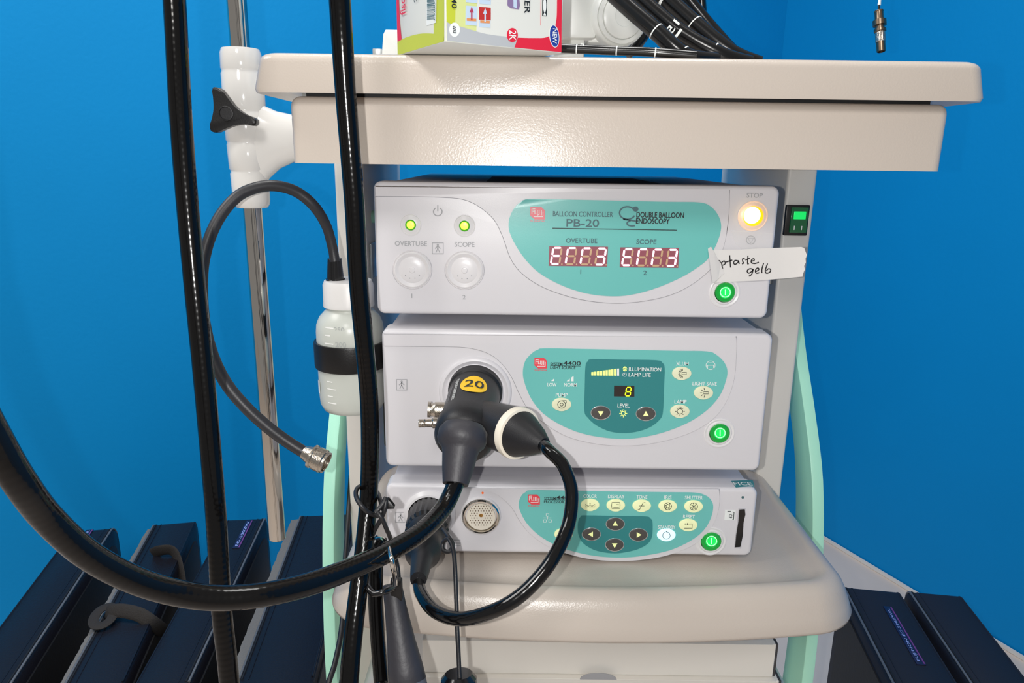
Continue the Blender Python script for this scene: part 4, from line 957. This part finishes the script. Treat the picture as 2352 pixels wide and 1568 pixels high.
tC = seg_tube([(1600, 300, 1.00), (1595, 90, 1.00), (1585, -40, 1.00), (1600, -200, 0.98), (1520, -330, 0.92), (1420, -340, 0.82), (1390, -230, 0.73), (1430, -110, .73), (1490, -45, .725), (1532, 0, .72), (1600, 62, .71), (1678, 124, .70), (1740, 175, .70)], .0094)
tD = seg_tube([(1618, 300, 1.06), (1616, 80, 1.06), (1606, -60, 1.05), (1590, -230, 1.0), (1520, -330, .93), (1460, -270, .85), (1470, -150, .79), (1520, -60, .77), (1570, -12, .765), (1626, 55, .76), (1690, 125, .75), (1750, 185, .75)], .0068)
tE = tube('tube_strand', [rest(pc(*p), .006) for p in ((1490, 60, .80), (1480, 80, .80), (1462, 105, .80), (1440, 125, .80))], .0060, 'black_insertion', IT, 14, 8)
def mark_ring(pts, i, f, r, par, wd=.0011):
    P = [pc(*p) for p in pts]; a, b = P[i], P[i + 1]; d = (b - a).normalized(); c = a.lerp(b, f)
    lathe('depth_mark', [(r + .00025, -wd / 2), (r + .00025, wd / 2)], c, d, 'print_white', par, 24)
A_ = [(1427, 3, .66), (1509, 74, .65), (1572, 128, .645)]; B_ = [(1474, 2, .69), (1558, 73, .68), (1655, 128, .672)]; C_ = [(1532, 0, .72), (1600, 62, .71), (1678, 124, .70)]
mark_ring(A_, 0, .98, .0077, tA); mark_ring(A_, 1, .92, .0077, tA); mark_ring(B_, 1, .83, .0082, tB); mark_ring(C_, 0, .92, .0094, tC); mark_ring(C_, 0, -.02, .0094, tC, .003)
T_ = [(1290, 111, .655), (1400, 116, .648), (1500, 120, .64), (1600, 128, .635)]
for i, f in ((0, .32), (1, .17), (2, .05)): mark_ring(T_, i, f, .0040, t0)
a = pc(1545, 62, .68 - .0083 * 1.02); du = (pc(1474, 2, .69) - pc(1558, 73, .68)).normalized(); dv = (EYE - a).normalized().cross(du).normalized()
lettering('15', 'print_white', tB, lambda u, v: a - (u * 1.0) * dv * -1 * 1 + v * du * 1 + (EYE - a).normalized() * .0012, .0125, .0075)
k_ = pc(1541 + 5, 66 + 6, .68 - .0083)
flatmesh('depth_bar', [k_ + dv * s * .006 - du * (.004 + t * .0025) + (EYE - k_).normalized() * .0013 for s, t in ((-1, 0), (1, 0), (1, 1), (-1, 1))], [(0, 1, 2, 3)], 'print_white', tB)
for s_, x, y in (('5', 1337, 105), ('6', 1518, 115)):
    o2 = pc(x, y, .645 - .0045)
    lettering(s_, 'print_white', t0, lambda u, v, o2=o2: o2 + V((u, 0, v)) + V((0, -.0008, .0008)), .0036, .0024)

# ------------------------------------------------------------------ plug hanging from above, right
HP = thing('hanging_plug', pc(2021, 60, .88), 'metal coaxial plug dangling on a thin cable above the right end of the table top', 'plug')
t_ = (pc(2024, 122, .88) - pc(2018, 20, .88)).normalized(); o_ = pc(2018.5, 24, .88)
PXM = .88 / F
prof = [(0, 0), (6, 0), (10, 1), (10.5, 3), (9.5, 4), (9.5, 17), (10, 20), (10, 22), (14.5, 23), (14.5, 35), (10, 36), (10, 42), (13, 43), (13, 49), (10.5, 50), (10.5, 72), (9.5, 73), (9.5, 94), (8, 95), (7.5, 88), (0, 88)]
pgm = lathe('plug_body', [(r * PXM, t * PXM) for r, t in prof], o_, t_, 'brass_dark', HP, 36)
lathe('knurled_grip', [(10.6 * PXM, 50 * PXM), (10.9 * PXM, 51 * PXM), (10.9 * PXM, 72 * PXM), (10.6 * PXM, 73 * PXM)], o_, t_, 'nickel', pgm, 48, ribs=1, ribamp=.03, ang=15)
tube('plug_cable', [pc(2019, 26, .88), pc(2019, 0, .88), pc(2022, -60, .88), pc(2026, -300, .88), pc(2026, -300, .88) + V((0, 0, .8))], .0014, 'black_gloss', HP, 10, 6)
tube('cable_sleeve', [pc(2019.5, 12, .88), pc(2021, -20, .88), pc(2022, -60, .88)], .0019, 'print_white', HP, 10, 6)

# ------------------------------------------------------------------ scope cases on the floor
ZC = .43
def case(label, bx, by, yaw, wid, length, zipside, m, foam=0, lab=None, group='scope cases standing left of the trolley', backr=.035):
    """stands on the floor; (bx, by) is the middle of the back end, yaw turns it about the vertical"""
    ca, sa = math.cos(yaw), math.sin(yaw)
    def W(x, y, z): return V((bx + x * ca - y * sa, by + x * sa + y * ca, z))     # local y < 0 runs towards the viewer
    t = thing('scope_case', W(0, -length / 2, 0), label, 'case', group)
    prof = [(y - length, z) for y, z in rrect(0, length, .0, ZC, backr, 7)]
    prof = [(y, max(z, 0)) for y, z in prof]
    bm = bmesh.new()
    n = len(prof); L = [[bm.verts.new(W(x, y, z)) for y, z in prof] for x in (-wid / 2, -wid / 2 + .006, 0, wid / 2 - .006, wid / 2)]
    for l, s in ((0, 1), (4, 1)):
        cy, cz = -length / 2, ZC / 2
        for v, (y, z) in zip(L[l], prof): v.co = W((-1 if l == 0 else 1) * wid / 2, cy + (y - cy) * .985, max(.001, cz + (z - cz) * .972))
    for a_, b_ in zip(L, L[1:]):
        for k in range(n): bm.faces.new((a_[k], a_[(k + 1) % n], b_[(k + 1) % n], b_[k]))
    bm.faces.new(L[0]); bm.faces.new(L[-1])
    sh = finish('case_shell', bm, m, t, ang=50)
    s = zipside
    top = [(y, z) for y, z in prof]
    def rim(name, x, r, mm, k=1.0, lift=.001):
        path = [(-length + .04, ZC + lift), (-length * .5, ZC + lift)]
        for k in range(8):
            an = math.radians(90 - 90 * k / 7); path.append((-backr + (backr + lift) * math.cos(an), ZC - backr + (backr + lift) * math.sin(an)))
        path.append((lift, ZC - .22))
        P = [W(x, y, z) for y, z in path]
        return tube(name, P, r, mm, t, 8, 1, smooth_path=False)
    rim('piping', -s * (wid / 2 - .004), .0020, m, lift=-.0012)
    rim('zipper', s * (wid / 2 - .004), .0022, 'zip_grey', lift=-.0004)
    rim('zipper_tape', s * (wid / 2 - .009), .0018, 'case_black', lift=-.0002)
    rim('seam', s * (wid / 2 - .020), .0010, m, lift=0)
    if foam:
        y0, y1 = -length + .03, -.02
        bm = bmesh.new(); K = 60; rg_ = []
        for k in range(K):
            y = y0 + (y1 - y0) * k / (K - 1); j = random.uniform(-.0012, .0012)
            rg_.append([bm.verts.new(W(s * xx, y, zz)) for xx, zz in ((wid / 2 - .006, ZC - .004), (wid / 2 + foam + j, ZC - .007), (wid / 2 + foam + j, ZC - .03), (wid / 2 - .006, ZC - .03))])
        for a_, b_ in zip(rg_, rg_[1:]):
            for k in range(4): bm.faces.new((a_[k], a_[(k + 1) % 4], b_[(k + 1) % 4], b_[k]))
        bm.faces.new(rg_[0]); bm.faces.new(rg_[-1])
        finish('foam_lining', bm, 'foam_grey', t)
    # dark side panels with a rounded recess rim
    for s2 in (-1, 1):
        lp = [W(s2 * (wid / 2 - .001), y - length, z) for y, z in rrect(.03, length - .03, .03, ZC - .03, .03, 6)]
        prism('side_panel', lp, (W(s2, 0, 0) - W(0, 0, 0)) * .004, 'case_black', t)
    if lab:
        y, x, s_, wl = lab
        pl = prism('name_plate', [W(x + a, y + b, ZC + .0016) for a, b in ((-.008, -wl / 2), (.008, -wl / 2), (.008, wl / 2), (-.008, wl / 2))], (0, 0, -.0012), 'label_navy', t, .0004)
        prism('plate_stripe', [W(x + a, y + b, ZC + .0019) for a, b in ((.0045, -wl / 2 + .002), (.007, -wl / 2 + .002), (.007, wl / 2 - .002), (.0045, wl / 2 - .002))], (0, 0, -.0002), 'label_violet', pl)
        lettering(s_, 'label_text', pl, lambda u, v: W(x - .001 - v * 1, y + u, ZC + .0022), wl * .9, .0062)
    return t, W
R = math.radians
case('navy case with a name plate, nearest the blue wall corner on the far left', -.972, 1.525, R(12), .092, .60, 1, 'navy_leather', lab=(-.075, -.005, 'EG-590WR', .10))
t2, W2 = case('navy case with a twisted black webbing handle', -.797, 1.550, R(11.8), .098, .60, -1, 'navy_leather', foam=.009, backr=.02)
case('navy case with a violet striped name plate behind the left hose', -.633, 1.574, R(6.3), .092, .61, 1, 'navy_leather', lab=(-.085, .010, 'EG-590ZW', .125), backr=.02)
case('navy case with a wide grey foam edge beside the mint green frame', -.449, 1.60, R(6), .128, .62, -1, 'navy_leather', foam=.017, backr=.02)
case('navy case with a long blue name plate right of the shelf', .745, 1.315, R(-8.4), .113, .44, -1, 'navy_fabric', lab=(-.155, .012, 'FUJINON EC-590ZW/L', .17), group='scope cases standing right of the trolley', backr=.02)
case('navy case without a plate, at the blue wall on the far right', .869, 1.303, R(-8.0), .104, .44, -1, 'navy_fabric', group='scope cases standing right of the trolley', backr=.02)
# webbing handle of the second case
hd = [W2(-.01, -.155, ZC + .004), W2(.01, -.165, ZC + .016), W2(.035, -.17, ZC + .014), W2(.050, -.19, ZC - .01), W2(.062, -.23, ZC - .05), W2(.066, -.30, ZC - .07), W2(.064, -.37, ZC - .045), W2(.052, -.40, ZC - .005), W2(.028, -.395, ZC + .014), W2(-.005, -.385, ZC + .020), W2(-.032, -.375, ZC + .014), W2(-.036, -.36, ZC + .003)]
tube('webbing_handle', hd, .0125, 'webbing', t2, 12, 6, flat=.24)
lp_ = [W2(-.036 + .016 * math.cos(a), -.385 + .024 * math.sin(a), ZC + .012 + .004 * math.sin(a)) for a in [2 * math.pi * k / 12 for k in range(12)]]
tube('webbing_loop', lp_, .0095, 'webbing', t2, 10, 4, flat=.28, closed=True)

# ------------------------------------------------------------------ cartons on the lower shelf
zs = H - .632
def carton(name, label, x0, x1, y0, z0, z1, notch=False):
    t = thing(name, ((x0 + x1) / 2, y0 + .1, z0), label, 'box', 'flat cartons on the lower shelf')
    box('carton_body', (x0, y0, z0), (x1, y0 + .24, z1), 'carton_white', t, .0008, 1)
    box('lid_flap', (x0 + .006, y0 - .0012, z1 - .0012), (x1 - .004, y0 + .02, z1 + .0004), 'carton_white', t, .0003, 1)
    box('side_wrap', (x1, y0 + .001, z0), (x1 + .003, y0 + .238, z1 - .0005), 'carton_edge', t, .0005, 1)
    if notch:
        c = V(((x0 + x1) / 2 - .004, y0 - .0016, z1 + .0002))
        lp = [c + V((.0215 * math.cos(a), 0, .0085 * math.sin(a))) for a in [math.pi * k / 14 for k in range(15)]]
        prism('thumb_notch', lp, (0, .0012, 0), 'print_grey', t)
    return t
carton('flat_carton', 'flat white carton with a thumb notch, lower of two on the bottom shelf', -.098, .318, .716, zs + .001, H - .590, True)
carton('flat_carton', 'flat plain white carton, upper of two right under the equipment shelf', -.100, .312, .722, H - .5892, H - .545)

# thin black cable behind the left mint frame
o = tube('loose_cable', [pc(*p) for p in ((806, 1090, 1.02), (800, 1180, .98), (792, 1300, .92), (786, 1430, .86), (770, 1520, .82), (748, 1600, .80), (740, 1760, .80))], .0032, 'black_rubber', None, 10, 6)
tag(o, 'thin black cable dropping beside the left mint green frame', 'cable')
